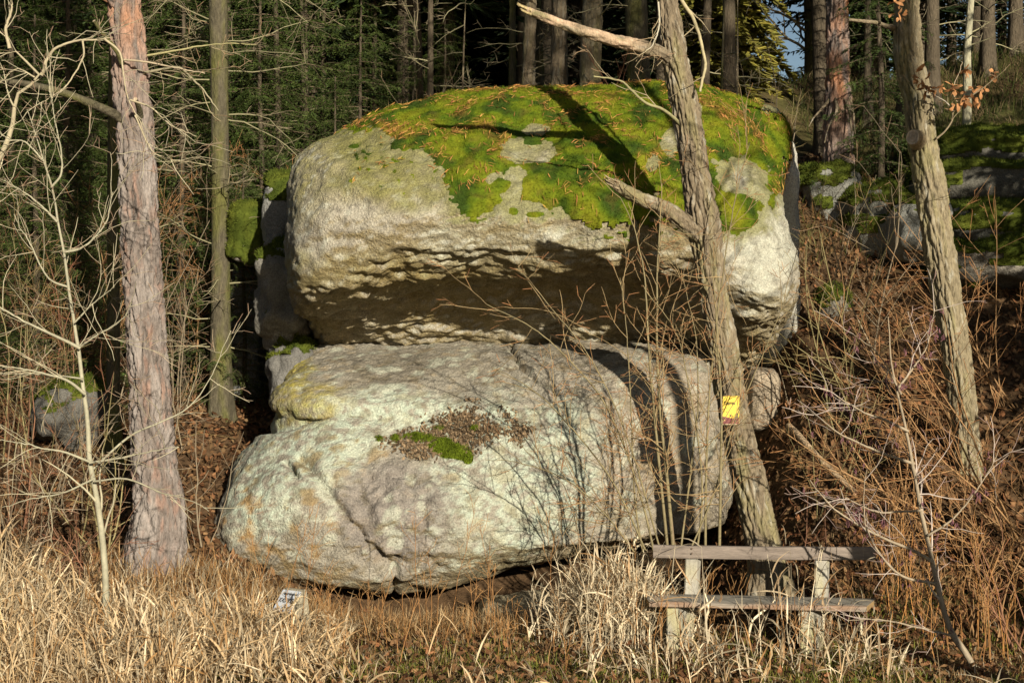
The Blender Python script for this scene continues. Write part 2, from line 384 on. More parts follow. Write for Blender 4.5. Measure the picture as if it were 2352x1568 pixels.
for _ in range(1):
    Nn = grid_normals(V); p = V.reshape(-1, 3); nn = Nn.reshape(-1, 3)
    under = sstep(.3, .75, -nn[:, 2])
    d = .13 * fbm(p * .55, 2, 101) + .045 * fbm(p * 1.9, 2, 102)
    d += mix(.026, .036, under) * fbm(p * np.array([5, 5, 7]), 3, 103)
    lay = .8 * gnoise(p * np.array([2.2, 5, 9]), 104) + .8 * gnoise(p * np.array([4.5, 11, 20]), 105) + .6 * gnoise(p * np.array([9, 21, 34]), 108)
    under = sstep(.5, .88, -nn[:, 2])
    d += under * .046 * lay + under * .014 * np.sign(lay) * np.abs(lay) ** .5
    d += .016 * gnoise(p * 10, 109) + .013 * gnoise(p * 19, 106) + .009 * gnoise(p * 33, 107)
    # hollow in the overhang
    d -= .22 * under * np.exp(-((p[:, 0] - .6) / 1.1) ** 2) * np.exp(-((p[:, 2] - 3.32) / .16) ** 2)
    V = V + (nn * d[:, None]).reshape(V.shape)
VU = V; NU = grid_normals(V); p = V.reshape(-1, 3); nn = NU.reshape(-1, 3); u, v = proj(p)
a1 = fbm(p * 1.4, 4, 111); a2 = fbm(p * 5, 3, 112); a3 = gnoise(p * 16, 113); a4 = gnoise(p * 40, 114)
c = np.array([.29, .268, .22]) * (1 + .16 * a1 + .14 * a2 + .12 * a3 + .15 * a4)[:, None]
c = mix(c, np.array([.42, .40, .33]), np.clip(.2 + .9 * a2 + .3 * a4, 0, .6)[:, None])
ol = np.clip(blob(u, v, 800, 380, 150, 110, .5 * a1) + .8 * blob(u, v, 900, 620, 330, 45, .5 * a1), 0, 1)
c = mix(c, np.array([.235, .215, .085]), (ol * np.clip(.55 + .5 * a2, 0, .8))[:, None])
gr = blob(u, v, 930, 430, 110, 55, .5 * a1); c = mix(c, np.array([.20, .18, .13]), (gr * .55)[:, None])
pale = np.clip(blob(u, v, 1090, 570, 120, 70, .6 * a1) + blob(u, v, 1330, 560, 240, 40, .6 * a1) + blob(u, v, 1760, 560, 70, 130, .5 * a1) + blob(u, v, 1190, 480, 110, 100, .6 * a1) * .7, 0, 1)
c = mix(c, np.array([.45, .455, .38]), (pale * np.clip(.6 + .5 * a3, .2, .9))[:, None])
dk = blob(u, v, 1250, 600, 130, 35, .5 * a1); c = mix(c, np.array([.19, .165, .11]), (dk * .55)[:, None])
st = gnoise(p * np.array([7, 7, .9]), 116) + .5 * gnoise(p * np.array([16, 16, 2]), 117)
c = mix(c, np.array([.15, .135, .10]), (sstep(.25, .7, st) * .5 * (nn[:, 1] < 0))[:, None])
c = mix(c, np.array([.44, .44, .37]), (sstep(.28, .36, fbm(p * 7, 3, 118)) * .6)[:, None]); c = mix(c, np.array([.13, .12, .095]), (sstep(.30, .40, fbm(p * 9, 3, 119)) * .5)[:, None])
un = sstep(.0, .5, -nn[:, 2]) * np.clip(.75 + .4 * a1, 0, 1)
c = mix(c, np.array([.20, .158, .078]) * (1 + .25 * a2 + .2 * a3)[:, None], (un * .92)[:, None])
boulder = thing('upper_boulder', 'huge loaf-shaped granite boulder with mossy top and deep overhang, resting on the lower boulder', 'boulder', (0.3, 16.5, 2.7))
CU_ = c

# moss carpet on the upper boulder
poly = [(640, 330), (700, 306), (790, 292), (872, 300), (905, 336), (955, 352), (1012, 386), (1028, 440), (1046, 486), (1090, 503), (1135, 482),
        (1180, 466), (1235, 470), (1292, 488), (1335, 520), (1400, 548), (1480, 556), (1560, 532), (1640, 540), (1700, 530), (1745, 500), (1780, 450), (1808, 400),
        (1836, 370), (1860, 300), (1850, 120), (1200, 120), (700, 200), (620, 280)]
m = polydist(u, v, poly) + 18 * fbm(p * 2.6, 3, 121) + 13 * gnoise(p * 9, 124) + 10 * gnoise(p * 20, 125) + 6 * gnoise(p * 32, 126)
for (bu, bv, ru, rv) in ((1215, 345, 62, 30), (1178, 430, 28, 45), (1230, 300, 26, 14), (1700, 400, 62, 42), (1745, 425, 36, 40), (1540, 325, 18, 34), (1140, 410, 25, 14), (1500, 375, 14, 18), (1785, 245, 34, 16), (1585, 250, 30, 14)):
    m = np.minimum(m, (np.hypot((u - bu) / ru, (v - bv) / rv) - 1 + .45 * fbm(p * 5, 3, 122)) * min(ru, rv))
for (bu, bv, ru, rv) in ((1180, 487, 16, 11), (1230, 492, 24, 8), (1225, 325, 20, 9), (1745, 355, 30, 22), (1780, 415, 20, 28), (1150, 425, 22, 18), (815, 335, 14, 6), (760, 275, 26, 8)):
    m = np.maximum(m, (1 - np.hypot((u - bu) / ru, (v - bv) / rv) - .4 * fbm(p * 6, 2, 123)) * min(ru, rv))
rr = np.random.default_rng(5)
for _ in range(46):     # small round cushions on the bare shoulder
    bu, bv = (rr.normal(855, 34), rr.normal(365, 26)) if rr.random() < .6 else (rr.uniform(880, 1020), rr.uniform(345, 470))
    r0 = rr.uniform(1.5, 5); m = np.maximum(m, r0 - np.hypot((u - bu) * .8, v - bv))
m = np.where(nn[:, 2] < -.35, -50, m)
halo = sstep(-48, -2, m + 22 * fbm(p * 4, 3, 126)) * (nn[:, 2] > -.2)
CU_ = mix(CU_, np.array([.155, .150, .055]) * (1 + .4 * a3 + .3 * a4)[:, None], (halo * .75)[:, None])
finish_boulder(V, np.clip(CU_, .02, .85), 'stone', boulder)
lump = fbm(p * np.array([7, 7, 7]), 3, 131); big = fbm(p * 2.2, 2, 132)
thk = .034 * sstep(-3, 40, m) * (1 + .6 * lump) + .02 * np.clip(big, -.3, 1) * sstep(5, 40, m) + .005 * sstep(-2, 4, m) + .008 * gnoise(p * 26, 133)
off = np.where(m > 0, thk, np.clip(m, -8, 0) * .004 - .002)
VM = p + nn * off[:, None]
F = grid_faces(nU, KU); keep = (m[F] > -5).all(1) & (m[F] > -.5).any(1); F = F[keep]
gm1 = fbm(p * 3.2, 3, 135)[:, None]; gm2 = gnoise(p * 12, 136)[:, None]
mc = np.array([.080, .128, .008]) * (1 + .35 * gm1 + .25 * gm2)
mc = mix(mc, np.array([.19, .185, .014]), np.clip(.25 + 1.0 * gm1 - .25 * gm2, 0, .8))
mc = mix(mc, np.array([.030, .055, .010]), np.clip(-gm1 * 1.8 - .05, 0, .85)); mc = mix(mc, np.array([.10, .065, .02]), np.clip(fbm(p * 6, 3, 138)[:, None] * 1.6 - .4, 0, .4))
mc = mix(mc, np.array([.26, .13, .035]), np.clip(fbm(p * 2.4, 3, 137)[:, None] * 1.6 - .3, 0, .4) * sstep(420, 300, v)[:, None])
idx = np.unique(F); remap = np.zeros(len(p), int); remap[idx] = np.arange(len(idx))
mb = MB(); mb.add(VM[idx], remap[F], np.clip(mc[idx], .008, 1)); moss_ob = mb.build('moss_cover', M['moss'], boulder)
moss_ob['label'] = 'bright green moss carpet strewn with pine needles'
# fibres and fallen pine needles
rng = np.random.default_rng(11)
def scatter_on(Vv, Ff, nrm, count, rng, weight=None):
    a, b, c_, d = (Vv[Ff[:, k]] for k in range(4)); ar = np.linalg.norm(np.cross(c_ - a, d - b), axis=1)
    if weight is not None: ar = ar * weight
    k = rng.choice(len(Ff), count, p=ar / ar.sum()); s, t = rng.random(count)[:, None], rng.random(count)[:, None]
    return (a[k] * (1 - s) + b[k] * s) * (1 - t) + (d[k] * (1 - s) + c_[k] * s) * t, nrm[Ff[k, 0]], Ff[k, 0]
def ang_of(n):
    return np.arctan2(n[:, 1], n[:, 0]), np.arcsin(np.clip(n[:, 2], -1, 1))
vis = (VM[F[:, 0], 1] < 18.6)
pt, nr, ki = scatter_on(VM, F, nn, 75000, rng, (vis * (m[F[:, 0]] > -1)).astype(float))
nr = unit(nr + rng.normal(0, .45, nr.shape) + [0, 0, .3]); ph, el = ang_of(nr)
mb = MB(); ribbons(mb, pt - nr * .004, ph, el, rng.uniform(-.3, .5, len(pt)), rng.uniform(.014, .034, len(pt)), rng.uniform(.004, .009, len(pt)), (1, .2), np.clip(mc[ki] * rng.uniform(.7, 1.7, (len(pt), 1)), .005, 1), rng.uniform(0, 3.1, len(pt)))
tag(mb.build('moss_fibres', M['mossfib'], boulder), kind='stuff')
dens = np.clip(.25 + fbm(VM[F[:, 0]] * 2.4, 3, 137) * 1.5, .04, 1.5) * vis * sstep(560, 330, v[F[:, 0]])
pt, nr, ki = scatter_on(VM, F, nn, 3600, rng, dens)
ph = rng.uniform(0, 6.28, len(pt)); slope = np.arctan2(-(nr[:, 0] * np.cos(ph) + nr[:, 1] * np.sin(ph)), nr[:, 2])
mb = MB(); nc = np.array([.40, .20, .06]) * rng.uniform(.6, 1.5, (len(pt), 1)) * np.array([1, 1, 1]) ; nc[:, 1] *= rng.uniform(.8, 1.3, len(pt))
for s in (-.12, .14):
    ribbons(mb, pt + nr * .022, ph + s, slope + rng.uniform(-.1, .15, len(pt)), rng.uniform(0, .5, len(pt)), rng.uniform(.04, .085, len(pt)), .006, (1, 1, .4), nc, rng.uniform(0, 3, len(pt)))
tag(mb.build('pine_needle_litter', M['leaf']), 'fallen orange pine needles strewn over the moss of the upper boulder', 'pine needles', kind='stuff')

# lower boulder
rows = [
    (-.02, -2.6, .55, 16.3, 18.6, 3.4), (.04, -2.95, .9, 15.5, 18.7, 3.5), (.10, -3.12, 1.5, 15.1, 18.7, 3.6), (.20, -3.24, 1.9, 14.86, 18.7, 3.6), (.40, -3.32, 2.2, 14.66, 18.7, 3.6), (.62, -3.35, 2.4, 14.54, 18.7, 3.5),
    (.90, -3.33, 2.50, 14.50, 18.7, 3.3), (1.20, -3.22, 2.54, 14.58, 18.7, 3.3), (1.48, -3.08, 2.54, 14.78, 18.7, 3.3), (1.70, -2.92, 2.53, 15.04, 18.7, 3.4),
    (1.86, -2.76, 2.52, 15.30, 18.7, 3.4), (1.93, -2.74, 2.51, 15.38, 18.7, 3.5), (1.98, -2.80, 2.50, 15.34, 18.7, 3.6), (2.06, -2.82, 2.49, 15.40, 18.7, 3.6), (2.18, -2.80, 2.46, 15.62, 18.7, 3.6), (2.36, -2.72, 2.40, 15.98, 18.7, 3.5), (2.54, -2.60, 2.3, 16.4, 18.7, 3.8),
    (2.64, -2.50, 2.28, 16.8, 18.7, 3.7), (2.71, -2.40, 2.25, 17.2, 18.7, 3.5), (2.76, -2.20, 2.15, 17.6, 18.7, 3.2), (2.79, -1.0, 1.4, 18.0, 18.5, 2.5)]
nL, KL = 360, 450
V = slice_stack(rows, KL, nL)
x, y, z = V[..., 0], V[..., 1], V[..., 2]
V[..., 2] += .40 * sstep(-1.9, 1.6, x) * (1 - sstep(.1, .75, z)) * (1 - sstep(16, 18, y))       # underside climbs to the right
yfz = V[..., 1].min(1, keepdims=True); fr_ = (18.7 - y) / (18.7 - yfz)                                   # right part: a tall plain face
tgt = np.interp(z, [.1, .3, .6, 1.5, 2.1, 2.4, 2.58, 2.7, 2.8], [16.2, 15.35, 15.05, 14.98, 15.08, 15.34, 15.85, 16.8, 17.7])
V[..., 1] = mix(V[..., 1], 18.7 - fr_ * (18.7 - tgt), sstep(-1.0, 1.7, x))
V[..., 1] -= .10 * sstep(-1.6, -2.3, x) * np.exp(-((z - 2.2) / .22) ** 2) * (1 - sstep(16, 18, y))
Nn = grid_normals(V); p = V.reshape(-1, 3); nn = Nn.reshape(-1, 3); u, v = proj(p)
d = .11 * fbm(p * .6, 2, 201) + .04 * fbm(p * 2, 2, 202) + .019 * fbm(p * 5.5, 3, 203) + .013 * gnoise(p * 10, 206) + .011 * gnoise(p * 19, 204) + .008 * gnoise(p * 33, 205)
front = (nn[:, 1] < .25).astype(float)
# step under the ledge at the left, the cracks, the diagonal break
led = np.exp(-((v - mix(985, 940, sstep(600, 900, u))) / 9) ** 2) * sstep(840, 620, u) * front; d -= .13 * led
for line, wdt, dep in (([(1172, 792), (1192, 838), (1215, 858), (1248, 876), (1275, 892)], 4.5, .09), ([(690, 1050), (740, 1110), (800, 1200), (860, 1270), (905, 1310)], 9, .085),
                       ([(655, 1062), (668, 1072), (682, 1092)], 5, .10), ([(965, 875), (985, 895), (1010, 903)], 3, .03), ([(1170, 935), (1280, 925), (1400, 950)], 4, .02), ([(912, 1280), (905, 1350), (900, 1400)], 6, .06)):
    dl = linedist(u + 6 * gnoise(p * 7, 207), v + 6 * gnoise(p * 7, 208), line); d -= dep * np.exp(-(dl / wdt) ** 2) * front
zone = blob(u, v, 900, 1190, 130, 130, .4 * fbm(p * 2, 2, 209)) * front       # rough broken granite
d += zone * (.085 * fbm(p * np.array([7, 7, 4]), 3, 210) - .04) + zone * .02 * gnoise(p * 22, 211)
und = sstep(.1, .6, -nn[:, 2]); d += und * .05 * gnoise(p * np.array([1.2, 2, 9]), 212)
V = V + (nn * d[:, None]).reshape(V.shape); VL = V
NL = grid_normals(V); p = V.reshape(-1, 3); nn = NL.reshape(-1, 3); u, v = proj(p)
a1 = fbm(p * 1.3, 4, 221); a2 = fbm(p * 4.5, 3, 222); a3 = fbm(p * 13, 2, 223); a4 = gnoise(p * 40, 224)
c = np.array([.275, .255, .21]) * (1 + .14 * a1 + .12 * a2 + .14 * a3 + .16 * a4)[:, None]
pk = sstep(1200, 1500, u) * np.clip(.6 + .3 * a1, 0, 1); c = mix(c, np.array([.31, .265, .205]) * (1 + .1 * a3 + .15 * a4)[:, None], (pk * .8)[:, None])
li = np.clip(blob(u, v, 700, 1020, 150, 75, .7 * a1) + blob(u, v, 900, 945, 240, 40, .6 * a1) + .9 * blob(u, v, 1180, 1120, 190, 190, .7 * a1) + blob(u, v, 600, 1120, 90, 100, .7 * a1), 0, 1)
c = mix(c, np.array([.42, .47, .385]), (li * sstep(-.25, .25, a3 + .5 * a2 + .1))[:, None] * .85)
br = sstep(.15, .5, a2 + .35 * a3) * np.clip(blob(u, v, 720, 1150, 240, 190, .5 * a1) + .5, 0, 1)
c = mix(c, np.array([.235, .165, .075]), (br * .7)[:, None])
yo = np.clip(blob(u, v, 665, 850, 50, 45, .6 * a1) + .8 * blob(u, v, 690, 920, 90, 55, .6 * a1), 0, 1)
c = mix(c, np.array([.34, .295, .06]), (yo * np.clip(.5 + .6 * a3, .05, .8))[:, None])
rz = blob(u, v, 900, 1190, 120, 130, .4 * a1); c = mix(c, np.array([.20, .18, .16]) * (1 + .5 * a3 + .2 * a4)[:, None], (rz * .85)[:, None])
gy_ = np.clip(blob(u, v, 850, 850, 70, 30, .7 * a1) + blob(u, v, 960, 835, 60, 25, .7 * a1) + blob(u, v, 1110, 850, 70, 30, .7 * a1), 0, 1); c = mix(c, np.array([.18, .16, .125]), (gy_ * .55)[:, None])
or_ = blob(u, v, 560, 1210, 80, 70, .6 * a1) * sstep(0, .4, a2); c = mix(c, np.array([.33, .20, .09]), (or_ * .6)[:, None])
st = gnoise(p * np.array([6, 6, .8]), 226) + .5 * gnoise(p * np.array([15, 15, 2]), 227)
c = mix(c, np.array([.155, .135, .10]), (sstep(.3, .75, st) * .5 * (nn[:, 1] < 0))[:, None])
c = mix(c, np.array([.46, .48, .39]), (sstep(.26, .36, fbm(p * 4.5, 4, 228)) * .5)[:, None]); c = mix(c, np.array([.135, .115, .075]), (sstep(.28, .38, fbm(p * 6, 4, 229)) * .5)[:, None])
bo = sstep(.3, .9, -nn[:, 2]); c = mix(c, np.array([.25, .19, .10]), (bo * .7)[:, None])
lower = thing('lower_boulder', 'wide pale granite boulder with lichen and a slanting ledge, carrying the mossy boulder', 'boulder', (-.4, 16, .1))
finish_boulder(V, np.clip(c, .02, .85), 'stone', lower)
# moss tufts with debris on its ledge
m = np.maximum.reduce([(1 - np.hypot((u - a) / b_, (v - cc) / d_) - .5 * fbm(p * 6, 2, 231)) * min(b_, d_) for a, cc, b_, d_ in
    ((1035, 1035, 42, 22), (960, 1005, 20, 9), (985, 1008, 18, 8), (910, 1008, 12, 8), (872, 1008, 8, 6), (1010, 985, 12, 6), (1090, 985, 10, 6), (935, 1003, 10, 6), (885, 440, 3, 3), (1075, 1050, 14, 18))])
m = np.where(nn[:, 1] > .2, -50, m)
VM = p + nn * (np.where(m > 0, .035 * sstep(-1, 10, m) * (1 + .5 * fbm(p * 9, 2, 232)) + .006, np.clip(m, -8, 0) * .004 - .002))[:, None]
F = grid_faces(nL, KL); keep = (m[F] > -6).all(1) & (m[F] > -.5).any(1); F = F[keep]; idx = np.unique(F); remap = np.zeros(len(p), int); remap[idx] = np.arange(len(idx))
mc = np.array([.11, .15, .012]) * (1 + .5 * gnoise(p * 9, 233))[:, None]
mb = MB(); mb.add(VM[idx], remap[F], np.clip(mc[idx], .01, 1))
pt, nr, ki = scatter_on(VM, F, nn, 5000, rng); nr = unit(nr + rng.normal(0, .4, nr.shape) + [0, 0, .4]); ph, el = ang_of(nr)
ribbons(mb, pt, ph, el, .2, rng.uniform(.015, .035, len(pt)), .008, (1, .2), np.clip(mc[ki] * rng.uniform(.7, 1.6, (len(pt), 1)), .01, 1), rng.uniform(0, 3, len(pt)))
mb.build('moss_tufts', M['moss'], lower)
FL = grid_faces(nL, KL); cu, cv = u[FL[:, 0]], v[FL[:, 0]]; fr = nn[FL[:, 0], 1] < 0
wgt = np.clip(blob(cu, cv, 1080, 985, 120, 38, .6 * fbm(p[FL[:, 0]] * 3, 2, 234)) + blob(cu, cv, 980, 1020, 90, 30, .6 * fbm(p[FL[:, 0]] * 3, 2, 235)) * .7, 0, 1) * fr
pt, nr, ki = scatter_on(p, FL, nn, 2600, rng, wgt); ph = rng.uniform(0, 6.28, len(pt))
slope = np.arctan2(-(nr[:, 0] * np.cos(ph) + nr[:, 1] * np.sin(ph)), nr[:, 2])
lc = np.array([.20, .14, .08]) * rng.uniform(.35, 1.7, (len(pt), 1))
mb = MB(); ribbons(mb, pt + nr * .012, ph, slope + rng.uniform(-.2, .6, len(pt)), rng.uniform(-.5, 1, len(pt)), rng.uniform(.025, .055, len(pt)), rng.uniform(.014, .03, len(pt)), (.3, 1, .9, .1), lc, rng.uniform(-.8, .8, len(pt)))
tag(mb.build('leaf_debris', M['leaf']), 'brown leaf and twig debris heaped on the ledge of the lower boulder', 'leaf litter', kind='stuff')

# smaller rocks round the boulders
def rock(name, label, c, size, seed, moss=.5, rot=0., e=2.6, tint=(.30, .28, .235), shade=1., rough=.16, K=88, n=60, mlow=.35, tilt=0.):
    th = np.linspace(0, 2 * np.pi, K, endpoint=False); la = np.linspace(-np.pi / 2 * .985, np.pi / 2 * .985, n)
    TH, LA = np.meshgrid(th, la); sp = lambda a: np.sign(a) * np.abs(a) ** (2 / e)
    V = np.stack([sp(np.cos(LA)) * sp(np.cos(TH)), sp(np.cos(LA)) * sp(np.sin(TH)), sp(np.sin(LA))], -1) * np.array(size) / 2
    ca, sa = math.cos(rot), math.sin(rot); V = V @ np.array([[ca, sa, 0], [-sa, ca, 0], [0, 0, 1]])
    if tilt:
        ct, st = math.cos(tilt), math.sin(tilt); V = V @ np.array([[ct, 0, st], [0, 1, 0], [-st, 0, ct]])
    V = V + np.array(c); N0 = grid_normals(V); p = V.reshape(-1, 3); s = max(min(size), .25)
    d = s * (rough * fbm(p * (1.1 / s + .4), 3, seed) + .05 * fbm(p * 4.5, 3, seed + 1)) + .008 * gnoise(p * 18, seed + 2)
    d += .04 * s * gnoise(p * np.array([1, 1, 7]), seed + 6)
    V = V + (N0.reshape(-1, 3) * d[:, None]).reshape(V.shape); nn = grid_normals(V).reshape(-1, 3); p = V.reshape(-1, 3)
    a = fbm(p * 3, 3, seed + 3)[:, None]; b = gnoise(p * 15, seed + 4)[:, None]
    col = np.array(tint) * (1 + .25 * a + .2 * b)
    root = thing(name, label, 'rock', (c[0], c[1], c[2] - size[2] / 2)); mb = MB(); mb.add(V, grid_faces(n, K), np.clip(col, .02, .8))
    for q, sg in ((0, -1), (n - 1, 1)):
        mb.add(np.vstack([V[q].mean(0), V[q]]), np.array([[0, 1 + k, 1 + (k + 1) % K][::sg] for k in range(K)]), np.clip(col[q * K:q * K + 1][0], 0, 1))
    mb.build('stone', M['rock'], root)
    if moss > 0:
        mk = nn[:, 2] - mlow + moss * (.4 + 1.0 * fbm(p * 2.4, 3, seed + 7)) - .35
        off = np.where(mk > 0, .035 * sstep(0, .35, mk) * (1 + .7 * fbm(p * 7, 2, seed + 8)) + .006, np.clip(mk, -.1, 0) * .2 - .003)
        F = grid_faces(n, K); F = F[(mk[F] > -.12).all(1) & (mk[F] > 0).any(1)]
        if len(F) > 30:
            idx = np.unique(F); rm = np.zeros(len(p), int); rm[idx] = np.arange(len(idx)); g = gnoise(p * 6, seed + 9)[:, None]
            mc = mix(np.array([.055, .075, .012]), np.array([.10, .115, .017]), np.clip(.4 + g, 0, 1)) * (1 + .3 * b)
            VM = p + nn * off[:, None]; mb = MB(); mb.add(VM[idx], rm[F], np.clip(mc[idx], .01, 1))
            cnt = int(min(9000, 2500 * size[0] * size[1] + 600)); r2 = np.random.default_rng(seed); pt, nr, ki = scatter_on(VM, F, nn, cnt, r2)
            nr = unit(nr + r2.normal(0, .45, nr.shape) + [0, 0, .2]); ph, el = ang_of(nr)
            ribbons(mb, pt, ph, el, r2.uniform(-.2, 1.2, cnt), r2.uniform(.02, .05, cnt), .011, (1, .2), np.clip(mc[ki] * r2.uniform(.6, 1.7, (cnt, 1)), .01, 1), r2.uniform(0, 3, cnt))
            mb.build('moss_cover', M['moss'], root)
    return root
def rock_px(name, label, u0, u1, v0, v1, Y, dep, seed, **k):
    c = P((u0 + u1) / 2, (v0 + v1) / 2, Y); rock(name, label, (c[0], Y + dep * .3, c[2]), ((u1 - u0) / FQ * Y, dep, (v1 - v0) / FQ * Y), seed, **k)
rock_px('tall_rock', 'tall narrow pale rock behind the right end of the mossy boulder', 1752, 1836, 300, 1000, 17.4, 1.4, 301, moss=.25, e=4.0, tint=(.40, .385, .32), rough=.07, mlow=.75, n=90)
rock_px('foot_stone', 'rounded tan stone under the right end of the mossy boulder', 1718, 1792, 845, 992, 16.7, .9, 303, moss=0, e=4.5, tint=(.31, .255, .18), rough=.06)
rock_px('mossy_rock', 'dark rock with thick moss cap touching the left end of the mossy boulder', 602, 690, 395, 600, 18.0, 1.3, 305, moss=.9, e=3.4, tint=(.22, .22, .2), mlow=.1)
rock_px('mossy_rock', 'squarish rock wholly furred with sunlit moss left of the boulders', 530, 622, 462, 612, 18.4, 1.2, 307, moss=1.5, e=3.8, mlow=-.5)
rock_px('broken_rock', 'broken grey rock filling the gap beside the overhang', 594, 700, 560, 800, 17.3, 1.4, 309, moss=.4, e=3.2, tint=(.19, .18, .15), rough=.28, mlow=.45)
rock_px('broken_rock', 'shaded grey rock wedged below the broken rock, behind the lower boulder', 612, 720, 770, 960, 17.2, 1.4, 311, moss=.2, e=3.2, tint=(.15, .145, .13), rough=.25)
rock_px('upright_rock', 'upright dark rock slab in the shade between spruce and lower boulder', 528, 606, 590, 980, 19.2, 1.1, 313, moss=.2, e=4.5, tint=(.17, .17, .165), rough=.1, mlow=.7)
rock_px('flat_stone', 'flat tan stone slab showing under the raised edge of the lower boulder', 1100, 1380, 1380, 1500, 14.7, .9, 315, moss=.12, e=4.5, tint=(.34, .29, .185), rough=.07, mlow=.8)
rock_px('mossy_rock', 'low grey rock with moss patch among shrubs left of the pine', 70, 225, 880, 1040, 17.0, 1.2, 317, moss=.4, e=2.2, tint=(.11, .105, .09), rough=.3, mlow=.4)
# ledges of the outcrop on the right bank
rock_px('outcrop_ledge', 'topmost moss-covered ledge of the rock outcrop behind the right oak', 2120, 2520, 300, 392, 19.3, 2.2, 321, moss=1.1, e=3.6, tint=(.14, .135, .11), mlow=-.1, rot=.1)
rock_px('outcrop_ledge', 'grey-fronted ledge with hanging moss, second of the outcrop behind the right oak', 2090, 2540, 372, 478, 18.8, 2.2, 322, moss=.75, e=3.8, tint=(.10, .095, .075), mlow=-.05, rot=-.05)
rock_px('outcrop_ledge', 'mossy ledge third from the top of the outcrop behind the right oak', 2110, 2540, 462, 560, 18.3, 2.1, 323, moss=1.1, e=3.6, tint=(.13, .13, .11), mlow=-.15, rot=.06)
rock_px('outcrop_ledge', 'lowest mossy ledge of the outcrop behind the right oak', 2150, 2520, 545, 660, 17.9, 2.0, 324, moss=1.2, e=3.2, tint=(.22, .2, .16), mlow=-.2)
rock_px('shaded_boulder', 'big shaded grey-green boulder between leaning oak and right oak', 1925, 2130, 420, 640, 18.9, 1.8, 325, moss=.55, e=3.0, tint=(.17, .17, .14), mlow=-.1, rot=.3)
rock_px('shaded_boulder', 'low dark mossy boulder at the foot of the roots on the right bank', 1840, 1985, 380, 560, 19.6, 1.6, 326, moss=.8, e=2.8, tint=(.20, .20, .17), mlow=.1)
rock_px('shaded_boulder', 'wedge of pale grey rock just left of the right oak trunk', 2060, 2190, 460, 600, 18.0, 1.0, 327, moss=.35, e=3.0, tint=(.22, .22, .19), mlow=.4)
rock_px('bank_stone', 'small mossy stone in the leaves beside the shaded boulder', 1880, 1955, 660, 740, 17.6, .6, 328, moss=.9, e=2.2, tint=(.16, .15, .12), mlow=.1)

# ------------------------------------------------------------------ named trees
def rng_(s): return np.random.default_rng(s)
CF_OAK = dict(seg=.16, wig=.16, trop=(.02, .03, .04), levels=3, dens=(3.2, 5, 6), ratio=.5, ang=(30, 70), rmin=.0035, col=((.20, .16, .10), (.22, .17, .10), (.24, .17, .09)))
# leaning oak in front of the boulders
S = 2352 / 4096
rows = [(0, 2625, 2715), (150, 2640, 2742), (287, 2654, 2766), (459, 2686, 2806), (689, 2720, 2841), (861, 2740, 2880), (940, 2752, 2890), (1015, 2768, 2894), (1187, 2797, 2915), (1359, 2826, 2952),
        (1531, 2849, 2981), (1704, 2883, 3010), (1796, 2900, 3032), (1900, 2922, 3065), (2059, 2956, 3100), (2186, 2983, 3125), (2330, 3002, 3160)]
YO = 13.75; pts, rad = px_path(rows, YO)
top = pts[-1]; pts = np.vstack([pts, top + [-.05, .0, .6], top + [-.12, .05, 1.5], top + [-.10, .1, 2.6], top + [.05, .2, 4.0]]); rad = np.r_[rad, .19, .15, .11, .05]
base = pts[0] + [0, 0, -.15]; pts[0] = base
oak = thing('leaning_oak', 'leaning grey-brown oak with two broken branch stubs and yellow sign, beside the boulders', 'tree', base)
mb = MB(); OAKV, _ = bark_tube(mb, pts, rad, 124, 660, 'oak', 401, .07); mb.build('trunk', M['bark'], oak)
def limb(root, name, qpts, Ys, r0, r1, kind, seed, k=26, n=90, label=None, capcol=(.42, .33, .22)):
    Ys = np.broadcast_to(np.asarray(Ys, dtype=float), (len(qpts),)); pp = np.array([P(a, b, yy) for (a, b), yy in zip(qpts, Ys)])
    rr_ = np.linspace(r0, r1, len(pp)); m_ = MB(); bark_tube(m_, pp, rr_, k, n, kind, seed)
    e = m_.V[0].reshape(n, k, 3)[-1]; m_.add(np.vstack([e.mean(0), e]), np.array([[0, 1 + q, 1 + (q + 1) % k] for q in range(k)]), capcol)
    o = m_.build(name, M['bark'], root)
    if label: o['label'] = label
    return pp
def repaint(o, fn):
    a = o.data.color_attributes['Col']; n = len(o.data.vertices); co = np.zeros(n * 3, np.float32); o.data.vertices.foreach_get('co', co); c = np.zeros(n * 4, np.float32); a.data.foreach_get('color', c)
    c = c.reshape(-1, 4); c[:, :3] = fn(co.reshape(-1, 3), c[:, :3]); a.data.foreach_set('color', c.ravel())
limb(oak, 'broken_branch', [(1560, 165), (1530, 130), (1490, 112), (1430, 98), (1370, 82), (1310, 62), (1250, 40), (1208, 24)], np.linspace(13.75, 13.35, 8), .085, .040, 'oak', 411, 30, 140, 'long broken branch stub with barkless pinkish wood')
repaint([c for c in oak.children if c.name.startswith('broken_branch')][0], lambda V, c: mix(c, np.array([.50, .36, .24]), (sstep(1500, 1440, proj(V)[0]) * np.clip(.65 + 1.2 * fbm(V * np.array([4, 9, 9]), 3, 55), 0, 1))[:, None]))
limb(oak, 'broken_branch', [(1625, 560), (1590, 525), (1550, 494), (1510, 472), (1470, 456), (1438, 440), (1410, 420)], np.linspace(13.75, 13.3, 7), .105, .055, 'oak', 412, 34, 120)
